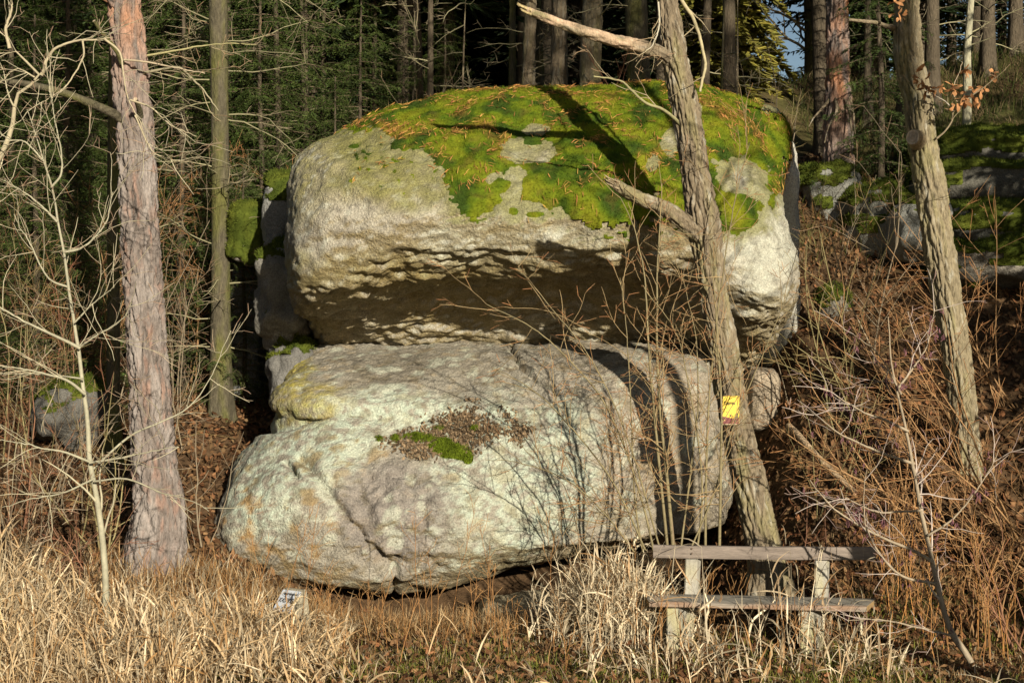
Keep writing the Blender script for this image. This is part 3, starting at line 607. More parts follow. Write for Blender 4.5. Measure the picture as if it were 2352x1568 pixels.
def tip(name, root, q, Y, r, seed, col):
    # splintered end of a broken stub
    r2 = rng_(seed); p0 = P(q[0], q[1], Y); mb_ = MB()
    for _ in range(9):
        a = r2.uniform(0, 6.28); o_ = np.array([0, math.cos(a), math.sin(a)]) * r * r2.uniform(.2, .8); L = r2.uniform(.03, .1)
        tube(mb_, [p0 + o_ + [.05, 0, -.02], p0 + o_ * 1.0 + [-L * .6, 0, L * .3], p0 + o_ * 1.1 + [-L, 0, L * .6]], [.014, .009, .002], 5, np.array(col) * r2.uniform(.7, 1.2))
    mb_.build(name, M['bark'], root)
tip('splinters', oak, (1208, 24), 13.35, .04, 3, (.40, .32, .16)); tip('splinters', oak, (1410, 420), 13.3, .055, 4, (.36, .29, .18))
def thin_limb(root, name, qpts, Ys, r0, r1, col, seed, k=8, n=40, twigs=0, cfg=None, tw=(.25, .6)):
    Ys = np.broadcast_to(np.asarray(Ys, dtype=float), (len(qpts),)); pp = catmull(np.c_[np.array([P(a, b, yy) for (a, b), yy in zip(qpts, Ys)]), np.linspace(r0, r1, len(qpts))], n)
    rg = rng_(seed); w = np.cumsum(rg.normal(0, .0035, (n, 3)), 0) * np.linspace(0, 1, n)[:, None]; pp[:, :3] += w - w * 0
    m_ = MB(); cc = np.array(col) * (1 + .25 * fbm(pp[:, :3] * 6, 2, seed))[:, None]
    tube(m_, pp[:, :3], pp[:, 3] * (1 + .1 * gnoise(pp[:, :3] * 12, seed + 1)), k, np.clip(cc, .01, .9), cap=True)
    for _ in range(twigs):
        i_ = rg.integers(int(n * .15), n); d = unit(pp[min(i_ + 1, n - 1), :3] - pp[i_ - 1, :3]); nd = unit(d + rg.normal(0, .75, 3) * [1, .6, 1])
        grow(m_, rg, pp[i_, :3], nd, rg.uniform(*tw), max(pp[i_, 3] * .5, .004), 1, cfg)
    o = m_.build(name, M['twig'], root); return pp
CF_T = dict(seg=.07, wig=.16, trop=(.0, .02, .03, .03), levels=3, dens=(5, 7, 8), ratio=.55, ang=(30, 75), rmin=.0028, col=((.33, .29, .19), (.34, .28, .17), (.33, .24, .14), (.30, .19, .11)))
thin_limb(oak, 'side_branch', [(1552, -25), (1572, 12), (1592, 40), (1606, 75), (1616, 110), (1626, 150), (1621, 178), (1614, 205)], np.linspace(13.75, 13.5, 8), .020, .012, (.36, .31, .18), 421, twigs=3, cfg=CF_T)
thin_limb(oak, 'side_branch', [(1575, 298), (1548, 272), (1520, 252), (1485, 240), (1455, 214), (1436, 196), (1405, 185), (1362, 178)], np.linspace(13.7, 13.3, 8), .018, .007, (.26, .24, .12), 422, twigs=3, cfg=CF_T)
thin_limb(oak, 'side_branch', [(1512, 5), (1513, 45), (1505, 78), (1490, 105), (1470, 118)], 13.55, .010, .004, (.40, .37, .28), 423, twigs=9, cfg=CF_T, tw=(.12, .4))
mb = MB(); r1 = rng_(430)
for _ in range(11):
    i_ = r1.uniform(0, 1); q0 = mix(pts[-3], pts[-1], i_); grow(mb, r1, q0, unit(r1.normal(0, 1, 3) * [1, 1, .25] + [0, 0, .7]), r1.uniform(1.2, 2.2), .03, 0, dict(CF_OAK, levels=2, dens=(3, 4)))
mb.build('crown', M['twig'], oak)

# right oak
rows = [(0, 3574, 3683), (120, 3572, 3686), (200, 3572, 3692), (300, 3588, 3708), (402, 3611, 3732), (574, 3629, 3752), (746, 3655, 3787), (890, 3677, 3804), (1015, 3695, 3827), (1187, 3726, 3850), (1359, 3758, 3878),
        (1531, 3781, 3898), (1704, 3808, 3918), (1919, 3822, 3940), (2097, 3850, 3966), (2305, 3885, 3990), (2420, 3890, 4010)]
YR = 15.0; pts, rad = px_path(rows, YR); top = pts[-1]
pts = np.vstack([pts, top + [-.02, 0, .6], top + [-.10, 0, 1.6], top + [0, .1, 3.2]]); rad = np.r_[rad, .22, .18, .06]
roak = thing('oak_tree', 'grey oak trunk with pale sawn knot and a sprig of withered leaves', 'tree', pts[0])
mb = MB(); bark_tube(mb, pts, rad, 108, 540, 'oak_pale', 441, .06); mb.build('trunk', M['bark'], roak)
# sawn knot
kc = P(2099, 317, YR - .26); ax = unit(np.array([-.55, -.8, .1])); mb = MB(); rk = .068
a_ = unit(np.cross(ax, [0, 0, 1])); b_ = np.cross(a_, ax); th = np.linspace(0, 2 * np.pi, 28, endpoint=False)
ring = lambda r, h: kc + ax * h + r * (np.cos(th)[:, None] * a_ * .92 + np.sin(th)[:, None] * b_ * 1.05)
st = [ring(rk * 1.5, -.12), ring(rk * 1.28, -.02), ring(rk * 1.16, .03), ring(rk * 1.02, .042), ring(rk * .97, .035)]
mb.add(np.vstack(st), grid_faces(5, 28), np.repeat(np.array([[.24, .19, .11], [.26, .2, .12], [.30, .24, .15], [.58, .50, .38], [.52, .44, .33]]), 28, 0))
mb.build('knot_collar', M['bark'], roak)
mb = MB(); st = [ring(rk * .97 * q, .035) for q in (1, .75, .5, .25, .02)]; mb.add(np.vstack(st), grid_faces(5, 28), np.repeat(np.array([[.48, .41, .32], [.33, .27, .20], [.38, .32, .25], [.30, .24, .18], [.34, .28, .2]]), 28, 0)); mb.build('knot_face', M['bark'], roak)
limb(roak, 'broken_branch', [(2062, 66), (2035, 60), (2010, 52), (1985, 50), (1948, 46)], np.linspace(15, 14.7, 5), .035, .018, 'oak', 445, 14, 50)
# leafy sprig
def leaf_blades(mb, rg, pts_, L=(.06, .11), w=(.03, .05), col=(.40, .20, .085), cnt=3):
    base = np.repeat(np.array(pts_), cnt, 0); N_ = len(base)
    ribbons(mb, base + rg.normal(0, .015, base.shape), rg.uniform(0, 6.28, N_), rg.uniform(-1.2, .8, N_), rg.uniform(-1.2, 1.8, N_), rg.uniform(*L, N_), rg.uniform(*w, N_), (.15, .8, 1, .8, .15), np.array(col) * rg.uniform(.55, 1.4, (N_, 1)), rg.uniform(-1.2, 1.2, N_), wig=rg.normal(0, .5, N_))
s1 = thin_limb(roak, 'leafy_twig', [(2152, 318), (2172, 300), (2188, 275), (2192, 258), (2212, 240), (2240, 215), (2262, 195), (2285, 175)], np.linspace(14.85, 14.4, 8), .010, .004, (.33, .27, .17), 447, twigs=4, cfg=CF_T, tw=(.1, .3))
s2 = thin_limb(roak, 'leafy_twig', [(2192, 258), (2170, 232), (2140, 215), (2125, 200)], 14.6, .006, .003, (.45, .40, .32), 448, twigs=2, cfg=CF_T, tw=(.1, .2))
s3 = thin_limb(roak, 'leafy_twig', [(2205, 245), (2190, 215), (2200, 170), (2208, 140)], 14.6, .006, .003, (.38, .30, .2), 449)
rg = rng_(450); mb = MB(); lp = [P(a + rg.normal(0, 7), b + rg.normal(0, 6), 14.55) for a, b in ((2292, 165), (2287, 178), (2252, 200), (2236, 212), (2214, 236), (2200, 230), (2185, 208), (2176, 200), (2165, 202), (2145, 205), (2222, 212), (2212, 202), (2140, 204), (2125, 202), (2115, 190), (2112, 176), (2206, 150), (2212, 160), (2225, 226), (2232, 238), (2058, 18), (2064, 30), (2050, 12), (2072, 28), (2105, 182), (2120, 208), (2195, 222), (2240, 228))]
leaf_blades(mb, rg, lp, cnt=4); mb.build('withered_leaves', M['leaf'], roak)
mb = MB(); r1 = rng_(452)
for _ in range(10): grow(mb, r1, mix(pts[-3], pts[-1], r1.uniform(0, 1)), unit(r1.normal(0, 1, 3) * [1, 1, .25] + [0, 0, .6]), r1.uniform(1.2, 2.2), .03, 0, dict(CF_OAK, levels=2, dens=(3, 4)))
mb.build('crown', M['twig'], roak)

# Scots pine on the left
rows = [(-40, 246, 326), (0, 247, 328), (49, 247, 331), (140, 254, 340), (231, 259, 348), (363, 269, 359), (495, 273, 364), (616, 280, 373), (747, 288, 381), (880, 294, 391), (1011, 298, 402), (1102, 302, 413), (1170, 304, 424), (1260, 292, 428), (1330, 285, 432)]
YP = 14.5; pts, rad = px_path(rows, YP, False); top = pts[-1]
pts = np.vstack([pts, top + [-.1, .1, 2], top + [-.15, .3, 5], top + [0, .3, 9]]); rad = np.r_[rad, .15, .11, .05]
pine = thing('scots_pine', 'thick pinkish scaly-barked pine trunk turning orange higher up', 'tree', pts[0])
mb = MB(); bark_tube(mb, pts, rad, 124, 620, 'pine', 461, .09); mb.build('trunk', M['bark'], pine)
limb(pine, 'dead_branch', [(282, 278), (262, 262), (225, 245), (180, 226), (135, 210), (85, 198), (40, 190), (-20, 187)], np.linspace(14.4, 13.9, 8), .050, .026, 'spruce', 463, 18, 90)
limb(pine, 'dead_branch', [(288, 12), (268, 6), (245, -12), (232, -40)], 14.4, .085, .06, 'pine', 464, 24, 60)
limb(pine, 'mossy_stub', [(280, 146), (270, 120), (250, 95), (232, 72), (216, 48)], np.linspace(14.3, 14.0, 5), .030, .017, 'spruce', 465, 14, 60)
limb(pine, 'mossy_stub', [(322, 268), (320, 252), (316, 240), (311, 228)], np.linspace(14.25, 14.0, 4), .034, .02, 'spruce', 466, 14, 40)
thin_limb(pine, 'dead_twig', [(330, 168), (370, 160), (410, 155), (438, 178), (470, 208), (498, 248)], np.linspace(14.4, 14.2, 6), .016, .006, (.27, .24, .15), 467, twigs=4, cfg=CF_T)
thin_limb(pine, 'dead_twig', [(338, 128), (400, 118), (470, 108), (520, 103), (575, 106)], np.linspace(14.4, 14.1, 5), .012, .004, (.34, .31, .15), 468, twigs=6, cfg=CF_T)
thin_limb(pine, 'dead_twig', [(285, 138), (330, 142), (380, 152), (430, 163), (465, 166)], np.linspace(14.25, 14.0, 5), .012, .005, (.40, .33, .22), 469, twigs=4, cfg=CF_T)
# pine crown, high above the frame: needle tufts on limbs
mb = MB(); r1 = rng_(470); lb = MB()
for q in range(34):
    t = r1.uniform(.25, 1); z0 = mix(pts[-3], pts[-1], t); a = r1.uniform(0, 6.28); L = r1.uniform(1.2, 2.8) * (1.15 - t * .6); e = z0 + [L * math.cos(a), L * math.sin(a), L * .35]
    tube(mb, [z0, mix(z0, e, .5) + [0, 0, .1], e], [.04, .03, .01], 6, (.40, .2, .1))
    c0 = mix(z0, e, r1.uniform(.35, 1, 26)[:, None]) + r1.normal(0, .22, (26, 3)); nb = np.repeat(c0, 22, 0); N_ = len(nb)
    ribbons(lb, nb, r1.uniform(0, 6.28, N_), r1.uniform(-.5, 1.4, N_), .2, r1.uniform(.08, .16, N_), .012, (1, .3), np.array([.05, .085, .03]) * r1.uniform(.6, 1.5, (N_, 1)))
cr = mb.build('crown', M['twig'], pine); nb_ = lb.build('needles', M['needle'], pine)

# mossy spruce and slim green trunk behind the pine
def simple_trunk(name, label, rows, Y, kind, seed, group=None, k=40, n=260, ext=8., cat='tree', flare=.05):
    pts, rad = px_path(rows, Y, False); d = unit(pts[-1] - pts[-2]); pts = np.vstack([pts, pts[-1] + d * ext * .5, pts[-1] + d * ext]); rad = np.r_[rad, rad[-1] * .7, rad[-1] * .3]
    gz = HZ(pts[0, 0], pts[0, 1]); pts[0, 2] = min(pts[0, 2], gz - .1) if pts[0, 2] < gz + 1.2 else pts[0, 2]
    if pts[0, 2] > gz + .02: pts = np.vstack([[pts[0, 0] - d[0] * .5, pts[0, 1], gz - .1], pts]); rad = np.r_[rad[0] * 1.1, rad]
    t = thing(name, label, cat, pts[0], group); m_ = MB(); bark_tube(m_, pts, rad, k, n, kind, seed, flare); m_.build('trunk', M['bark'], t); return t, pts, rad
CF_DEAD = dict(seg=.15, wig=.14, trop=(-.03, .0, .0), levels=2, dens=(6, 7), ratio=.42, ang=(35, 70), rmin=.0032, col=((.25, .23, .13), (.27, .23, .14), (.24, .19, .12)))
def dead_twigs(root, pts, seed, cnt, z0, z1, L=(.5, 1.3), cfg=CF_DEAD, name='dead_branches'):
    m_ = MB(); rg = rng_(seed)
    for _ in range(cnt):
        z = rg.uniform(z0, z1); i_ = np.interp(z, pts[:, 2], np.arange(len(pts))); k_ = int(np.clip(i_, 0, len(pts) - 2)); q = mix(pts[k_], pts[k_ + 1], i_ - k_)
        a = rg.uniform(0, 6.28); grow(m_, rg, q, [math.cos(a), math.sin(a), rg.uniform(-.15, .3)], rg.uniform(*L), .011, 0, cfg)
    return tag(m_.build(name, M['twig'], root), kind='stuff')
msp, sp_pts, _ = simple_trunk('mossy_spruce', 'straight spruce trunk greened with algae between pine and mossy rocks', [(0, 480, 522), (200, 484, 524), (420, 486, 526), (600, 486, 528), (760, 484, 530), (930, 480, 536)], 18.4, 'spruce', 481)
gsp, gs_pts, _ = simple_trunk('slim_tree', 'slim yellow-green trunk close behind the pine', [(150, 250, 272), (300, 248, 270), (500, 246, 272), (700, 247, 275), (900, 245, 276), (1090, 243, 282)], 16.6, 'spruce', 483)
dead_twigs(gsp, gs_pts, 484, 16, 3.0, 7.0, (.5, 1.1)); dead_twigs(msp, sp_pts, 486, 44, 2.6, 9, (.7, 1.7))

# trunks along the forest edge above the boulder
FG = 'trunks at the forest edge behind the boulder'
edge = [('spruce', 1168, 1186, 165, 22.0, 'slim green-grey trunk at the forest edge, left of the thick grey trunk pair'), ('oak', 1197, 1230, 168, 21.4, 'grey trunk at the forest edge behind the tip of the long broken branch'),
        ('spruce', 1232, 1250, 172, 21.8, 'narrow mossy trunk squeezed between two grey trunks above the boulder'), ('oak', 1264, 1306, 178, 21.0, 'brown-grey trunk at the forest edge crossed by the long broken branch'),
        ('oak_pale', 1330, 1382, 183, 20.4, 'thickest pale grey trunk standing on the crest behind the mossy boulder'), ('spruce', 1440, 1494, 188, 20.2, 'mossy ridged trunk on the crest just left of the leaning oak'),
        ('dim', 1658, 1690, 190, 20.6, 'dark red-brown trunk on the crest right of the leaning oak'), ('dim', 1608, 1630, 188, 22.0, 'dim slim trunk on the crest hidden partly by the leaning oak'),
        ('dim', 958, 973, 215, 22.5, 'thin brown trunk in the dark wood above the boulder shoulder'), ('dim', 981, 996, 212, 22.0, 'thin blackish trunk next to the thin brown one above the boulder shoulder'),
        ('oak', 1060, 1066, 200, 21.0, 'very thin pale stem in front of the dark wood above the boulder'), ('dim', 690, 705, 300, 23.0, 'thin dim trunk among young spruces left above the boulder'),
        ('oak', 1690, 1697, 190, 20.0, 'bare thin sapling right of the dark red-brown trunk'), ('spruce', 1655, 1661, 190, 19.8, 'bare thin sapling touching the dark red-brown trunk')]
for i_, (kd, l, r, vb, Y, lab) in enumerate(edge):
    lean = 12 * math.sin(i_ * 2.1)
    t, pp_, _ = simple_trunk('forest_edge_tree', lab, [(-40, l + lean * .8 + 2, r + lean * .8 - 2), (60, l + lean * .4 + 1, r + lean * .4 - 1), (vb, l, r), (vb + 60, l - 3, r + 3)], Y, kd, 500 + i_ * 7, k=30, n=110, ext=7, flare=.04)
    dead_twigs(t, pp_, 600 + i_, 9, 6.3, 9.5, (.5, 1.4))
# big pine with bared roots on the right bank
bp_, bpts, brad = simple_trunk('rooted_pine', 'thick rough-barked pine on the right bank with bared roots', [(-40, 1896, 1948), (60, 1896, 1950), (160, 1896, 1954), (240, 1892, 1958), (300, 1888, 1962)], 20.0, 'pine', 541, k=70, n=220, flare=.10)
mb = MB(); rg = rng_(543); foot = bpts[np.argmin(np.abs(bpts[:, 2] - P(0, 300, 20)[2]))]
for a, L in ((3.7, .6), (4.3, .8), (5.0, .9), (5.6, .6)):
    p0 = foot + np.array([math.cos(a) * .10, math.sin(a) * .10, .12]); d = np.array([math.cos(a) * .8, math.sin(a) * .8, -.7]); pt_ = [p0]
    for s in range(7):
        d = unit(d + [rg.normal(0, .22), rg.normal(0, .12), -.25]); q_ = pt_[-1] + d * L / 7; q_[2] = min(q_[2], max(HZ(q_[0], q_[1]) + .03, q_[2] - .0)); pt_.append(q_)
    bark_tube(mb, np.array(pt_), np.linspace(.035, .008, 8), 8, 40, 'oak', 545)
mb.build('roots', M['bark'], bp_)
t, pp_, _ = simple_trunk('dark_tree', 'blackish trunk half hidden behind the rooted pine', [(-40, 1862, 1902), (100, 1866, 1902), (240, 1872, 1906)], 21.2, 'dim', 551, k=30, n=110)
for l, r, vb, Y, lab, kd in ((2124, 2158, 120, 22.5, 'dark trunk on the ridge hidden partly by the right oak', 'dim'), (2252, 2286, 95, 23.5, 'dark trunk on the ridge standing against the sky', 'dim'), (2316, 2350, 80, 24, 'dark trunk on the ridge farthest along the slope', 'dim'), (2060, 2082, 160, 22, 'slim dark trunk on the ridge left of the right oak', 'dim'), (1984, 2002, 180, 22.4, 'slim dim trunk on the ridge close to the rooted pine', 'dim')):
    t, pp_, _ = simple_trunk('ridge_tree', lab, [(-40, l + 2, r - 2), (vb, l, r), (vb + 60, l - 2, r + 3)], Y, kd, 560 + l, k=26, n=90, ext=7); dead_twigs(t, pp_, l, 9, 7, 10, (.5, 1.3))
# slender birch on the right bank
t, pp_, _ = simple_trunk('slender_birch', 'slender pale stem on the right bank below the ridge', [(-40, 2226, 2240), (60, 2218, 2234), (130, 2213, 2230), (190, 2212, 2232)], 19.6, 'smooth', 571, k=16, n=90, ext=3, flare=.01)
dead_twigs(t, pp_, 573, 8, 6.4, 9, (.4, 1.2), dict(CF_DEAD, trop=(.08, .04, .02)))

# ------------------------------------------------------------------ conifers: crowns of needle sprays
def spruce_crown(seed, z0, z1, rmax, nb, lat, needles, droop=.35, up=.1, green=(.024, .044, .014), pw=.75, rw=1.):
    rg = rng_(seed); wood = MB(); fol = MB(); B = []; D = []; LL = []; 
    for i_ in range(nb):
        f = i_ / nb; z = z0 + (z1 - z0) * f + rg.normal(0, .05); a = i_ * 2.39996 + rg.normal(0, .2); L = rmax * ((1 - f) ** pw) * rg.uniform(.6, 1.1) + .2
        t = np.linspace(0, 1, 9); r = L * t; h = z + L * (up * t - droop * t ** 1.7 + .12 * t ** 4); ca, sa = math.cos(a), math.sin(a)
        ax_ = np.c_[ca * r, sa * r, h]; tube(wood, ax_, np.linspace(.006 + .006 * L, .003, 9), 4, (.12, .09, .055))
        m_ = max(4, int(L / lat)); tt = np.linspace(.1, 1, m_); pos = np.stack([np.interp(tt, t, ax_[:, q]) for q in range(3)], 1)
        for sd in (-1, 1):
            an = a + sd * rg.uniform(.6, 1.05, m_); l_ = np.clip(.42 * L * (1.05 - tt) + .10, .1, .55) * rg.uniform(.6, 1.2, m_)
            B.append(pos); D.append(np.c_[an, rg.normal(-.25, .2, m_)]); LL.append(l_)
    B, D, LL = np.concatenate(B), np.concatenate(D), np.concatenate(LL); N_ = len(B)
    g = np.array(green) * rg.uniform(.55, 1.6, (N_, 1)) * (1 + np.array([.25, .05, 0]) * rg.uniform(0, 1, (N_, 1)))
    if not needles:
        ribbons(fol, B, D[:, 0], D[:, 1], rg.uniform(.1, .7, N_), LL, rw * rg.uniform(.05, .09, N_), (.7, 1, .25), g, rg.uniform(-.5, .5, N_))
        ribbons(fol, B, D[:, 0], D[:, 1], rg.uniform(.1, .7, N_), LL * .9, rw * rg.uniform(.04, .07, N_), (.7, 1, .25), g * .9, rg.uniform(1.1, 2, N_))
    else:
        step = needles; nn_ = int(.45 / step)
        t = (np.arange(nn_) + .5) / nn_; e = D[:, 1, None] - .45 * t[None] ** 1.3
        px_ = LL[:, None] * t[None]; C0 = B[:, None] + np.stack([np.cos(D[:, 0])[:, None] * px_, np.sin(D[:, 0])[:, None] * px_, px_ * np.tan(np.clip(e, -1, 1))], -1)
        ribbons(fol, B, D[:, 0], D[:, 1], .45, LL, .008, (1, 1, .6), np.array([.10, .08, .045]), 0)
        for sd in (-1, 1):
            K_ = C0.reshape(-1, 3); n_ = len(K_); ph = np.repeat(D[:, 0], nn_) + sd * rg.uniform(.5, 1.0, n_)
            ribbons(fol, K_, ph, rg.normal(.1, .45, n_), .1, rg.uniform(.022, .042, n_), rg.uniform(.006, .010, n_), (1, .3), np.repeat(g, nn_, 0) * rg.uniform(.75, 1.3, (n_, 1)), rg.uniform(0, 3, n_))
    return wood, fol
def proto_spruce(name, label, group, seed, ztop, z0, rmax, nb, lat, needles, r0, green=(.024, .044, .014), droop=.35, up=.1, pw=.75, rw=1.):
    t = thing(name, label, 'tree', (0, 0, 0), group); m_ = MB(); bark_tube(m_, np.array([[0, 0, -.4], [.03, 0, ztop * .35], [-.02, .03, ztop * .7], [0, 0, ztop]]), np.array([r0 * 1.1, r0 * .85, r0 * .5, .015]), 14, 70, 'dim', seed)
    m_.build('trunk', M['bark'], t); w, f = spruce_crown(seed, z0, ztop, rmax, nb, lat, needles, droop, up, green); tag(w.build('branches', M['twig'], t), kind='stuff'); f.build('crown', M['needle'], t); return t
G1 = 'young spruces under the forest edge'; G2 = 'tall forest spruces'; G3 = 'dense spruces deep in the wood'
young = proto_spruce('young_spruce', 'young spruce with drooping green branches in the dark wood left of the boulders', G1, 701, 6.5, .3, 1.5, 90, .075, .036, .06, (.052, .085, .018))
tall = proto_spruce('forest_spruce', 'tall dark spruce rising inside the wood behind the boulders', G2, 703, 19, 4.2, 2.3, 150, .16, 0, .15)
dense = proto_spruce('backdrop_spruce', 'dark spruce with branches to the ground deep in the wood', G3, 705, 15, .2, 2.4, 170, .15, 0, .16, (.017, .031, .011))
def place(proto, spots, first=[None]):
    for i_, (x_, y_, s_, rz) in enumerate(spots):
        z_ = HZ(x_, y_) - .05
        if i_ == 0: proto.location = (x_, y_, z_); proto.rotation_euler = (0, 0, rz); proto.scale = (s_,) * 3
        else: copy_thing(proto, (x_, y_, z_), rz, s_)
def qx(u_, Y): return (u_ - 1176) / FQ * Y
place(young, [(qx(600, 20.5), 20.5, .95, .3), (qx(830, 21), 21, .75, 1.9), (qx(420, 19.6), 19.6, 1.0, 3.1), (qx(150, 19.5), 19.5, 1.05, 4.4), (qx(700, 22.5), 22.5, 1.0, 5.2), (qx(560, 18.9), 18.9, .5, .9), (qx(770, 20.6), 20.6, .62, 2.5), (qx(300, 21), 21, 1.1, 1.2), (qx(30, 21.5), 21.5, 1.1, 2.2), (qx(930, 22.5), 22.5, .62, .6), (qx(520, 22), 22, 1.1, 4.0), (qx(1020, 23.5), 23.5, .6, 3.6), (qx(80, 18.6), 18.6, .8, .2), (qx(640, 21.4), 21.4, 1.15, 1.1), (qx(380, 22.6), 22.6, 1.2, 2.0), (qx(860, 23.5), 23.5, .95, 3.0), (qx(210, 22.8), 22.8, 1.2, .7), (qx(740, 24.2), 24.2, 1.2, 5.5)])
YL = ['young spruce rising between pine and boulder shoulder', 'small spruce at the edge of the wood above the boulder shoulder', 'young spruce behind the mossy spruce trunk', 'young spruce half hidden behind the pine', 'drooping spruce in the second row above the mossy rocks', 'knee-high spruce sprouting beside the mossy rocks', 'short spruce with bright tips above the left end of the boulder', 'young spruce behind the slim green trunk', 'young spruce behind the crooked limbs', 'slim spruce in the dark wood above the boulder crest', 'broad spruce in the gloom behind the mossy spruce', 'short spruce in the gloom left of the grey trunks', 'bushy spruce on the slope left of the slim green trunk', 'tall young spruce above the mossy rocks', 'full young spruce in the gap between pine and mossy spruce', 'dim spruce in the wood behind the boulder shoulder', 'spruce deep in the gloom left of the pine', 'tall dim spruce behind the short bright-tipped one']
for t_, l_ in zip([o for o in COL.objects if o.name.startswith('young_spruce')], YL): t_['label'] = l_
rg = rng_(711); spots = []
for _ in range(900):
    y_ = rg.uniform(22.5, 44); u_ = rg.uniform(-400, 2700); x_ = qx(u_, y_)
    if 1690 < u_ < 1960 or u_ > 2090 or (u_ > 1690 and y_ < 30): continue
    if 1550 < u_ < 1900 and y_ < 30: continue
    if all((x_ - a) ** 2 + (y_ - b) ** 2 > 2.1 ** 2 for a, b, _, _ in spots): spots.append((x_, y_, rg.uniform(.85, 1.15), rg.uniform(0, 6.28)))
place(tall, spots[:72])
spots = []
for _ in range(1500):
    y_ = rg.uniform(27, 60); u_ = rg.uniform(-500, 1640); x_ = qx(u_, y_)
    if all((x_ - a) ** 2 + (y_ - b) ** 2 > 2.3 ** 2 for a, b, _, _ in spots): spots.append((x_, y_, rg.uniform(.8, 1.15), rg.uniform(0, 6.28)))
place(dense, spots[:120])
# sunlit spruce by the sky gap
lit = proto_spruce('drooping_spruce', 'tall sunlit yellow-green spruce with hanging twigs beside the gap of sky', None, 721, 13, .1, 1.0, 400, .035, 0, .12, (.17, .17, .03), droop=.9, up=.05, pw=.35, rw=.4)
lx = qx(1660, 24); lit.location = (lx, 24, HZ(lx, 24) - .3)
lit2 = proto_spruce('hanging_spruce', 'smaller spruce with fine dark twigs in front of the ridge, left of the right oak', None, 723, 4.6, .4, .8, 60, .08, .03, .05, (.05, .085, .02), droop=.5); lx = qx(2020, 19.6); lit2.location = (lx, 19.6, HZ(lx, 19.6) - .1)
# bare tree in the gap of sky
bt = thing('bare_tree', 'bare tree with fine branching twigs against the sky', 'tree', (qx(1850, 33), 33, HZ(qx(1850, 33), 33) - .2)); mb = MB(); rg = rng_(725); b0 = np.array(bt.location)
bark_tube(mb, np.array([b0, b0 + [.1, 0, 3], b0 + [0, .2, 7], b0 + [.2, 0, 11]]), np.array([.16, .12, .09, .03]), 12, 60, 'spruce', 727); mb.build('trunk', M['bark'], bt); mb = MB()
for _ in range(46): z_ = rg.uniform(1.5, 10.5); a = rg.uniform(0, 6.28); grow(mb, rg, b0 + [0, 0, z_], [math.cos(a), math.sin(a), .35], rg.uniform(1.2, 2.6), .035, 0, dict(seg=.25, wig=.12, trop=(.03, .03, .03), levels=2, dens=(4, 4.5), ratio=.45, ang=(30, 65), rmin=.007, col=((.26, .22, .14), (.27, .22, .13))))
mb.build('crown', M['twig'], bt)
# tree standing outside the picture on the right: its trunk throws the second shadow on the boulders
ot = thing('roadside_alder', 'bare alder standing to the right of the view', 'tree', (4.54, 8.7, HZ(4.54, 8.7) - .1)); ot.location.x += .6; b0 = np.array(ot.location) - [.6, 0, 0]; mb = MB(); rg = rng_(731)
bark_tube(mb, np.array([b0 + [.6, 0, 0], b0 + [.45, 0, 1.4], b0 + [.1, 0, 2.9], b0 + [0, 0, 4.5], b0 + [.05, 0, 9]]), np.array([.13, .12, .11, .10, .04]), 20, 120, 'spruce', 733); mb.build('trunk', M['bark'], ot); mb = MB()
for _ in range(16): z_ = rg.uniform(4.5, 8.8); a = rg.uniform(0, 6.28); grow(mb, rg, b0 + [.05, 0, z_], [math.cos(a), math.sin(a), .5], rg.uniform(.8, 1.8), .02, 0, dict(CF_OAK, levels=2, dens=(2.5, 3)))
mb.build('crown', M['twig'], ot)

for i_, (u_, y_) in enumerate(((2120, 29), (2185, 33), (2245, 28), (2300, 34), (2370, 29), (2430, 32), (2010, 31), (1960, 34))): copy_thing(tall, (qx(u_, y_), y_, HZ(qx(u_, y_), y_) - .1), u_, (.8, .8, .55), 'dark spruce on the ridge standing against the sky behind the right oak')
# spruces beyond the right edge: they shade the outcrop
for x_, y_ in ((8.7, 12.4), (10.3, 12.2), (9.5, 14.2), (11.6, 13.1), (8.3, 10.6), (9.6, 10.8), (10.9, 10.6), (12.8, 12.2), (8.6, 15.4), (10.9, 14.3)): copy_thing(dense, (x_, y_, HZ(x_, y_) - .1), x_, (.95, .95, .60), 'spruce standing on the bank beyond the right oak')
# tall pines behind the viewer: their high crowns shade the upper wood
rp = proto_spruce('roadside_pine', 'tall pine with a high dense crown standing behind the viewer', 'tall pines behind the viewer', 741, 23, 12.8, 3.6, 170, .16, 0, .2)
for i_, (x_, y_) in enumerate(((.65, -2.4), (10.9, -2), (22.5, -1), (-4.2, -3.5))):
    z_ = HZ(x_, y_) * .4
    if i_ == 0: rp.location = (x_, y_, z_)
    else: copy_thing(rp, (x_, y_, z_), i_ * 1.3, 1.0)

# unseen spruces added left and right of the viewer to cut the sky fill
for i_, (x_, y_) in enumerate(((-10, 12), (-11, 8.5), (-10.5, 5), (-11.5, 1), (-10, -3), (-9.5, 15.5), (-14, 10), (-14, 3), (21, 8), (20.5, 3.5), (19.5, 12), (24, 0))): copy_thing(dense, (x_, y_, HZ(x_, y_) - .1), i_ * 1.7, 1.0, 'unseen spruce added beside the viewer to cut the sky light')

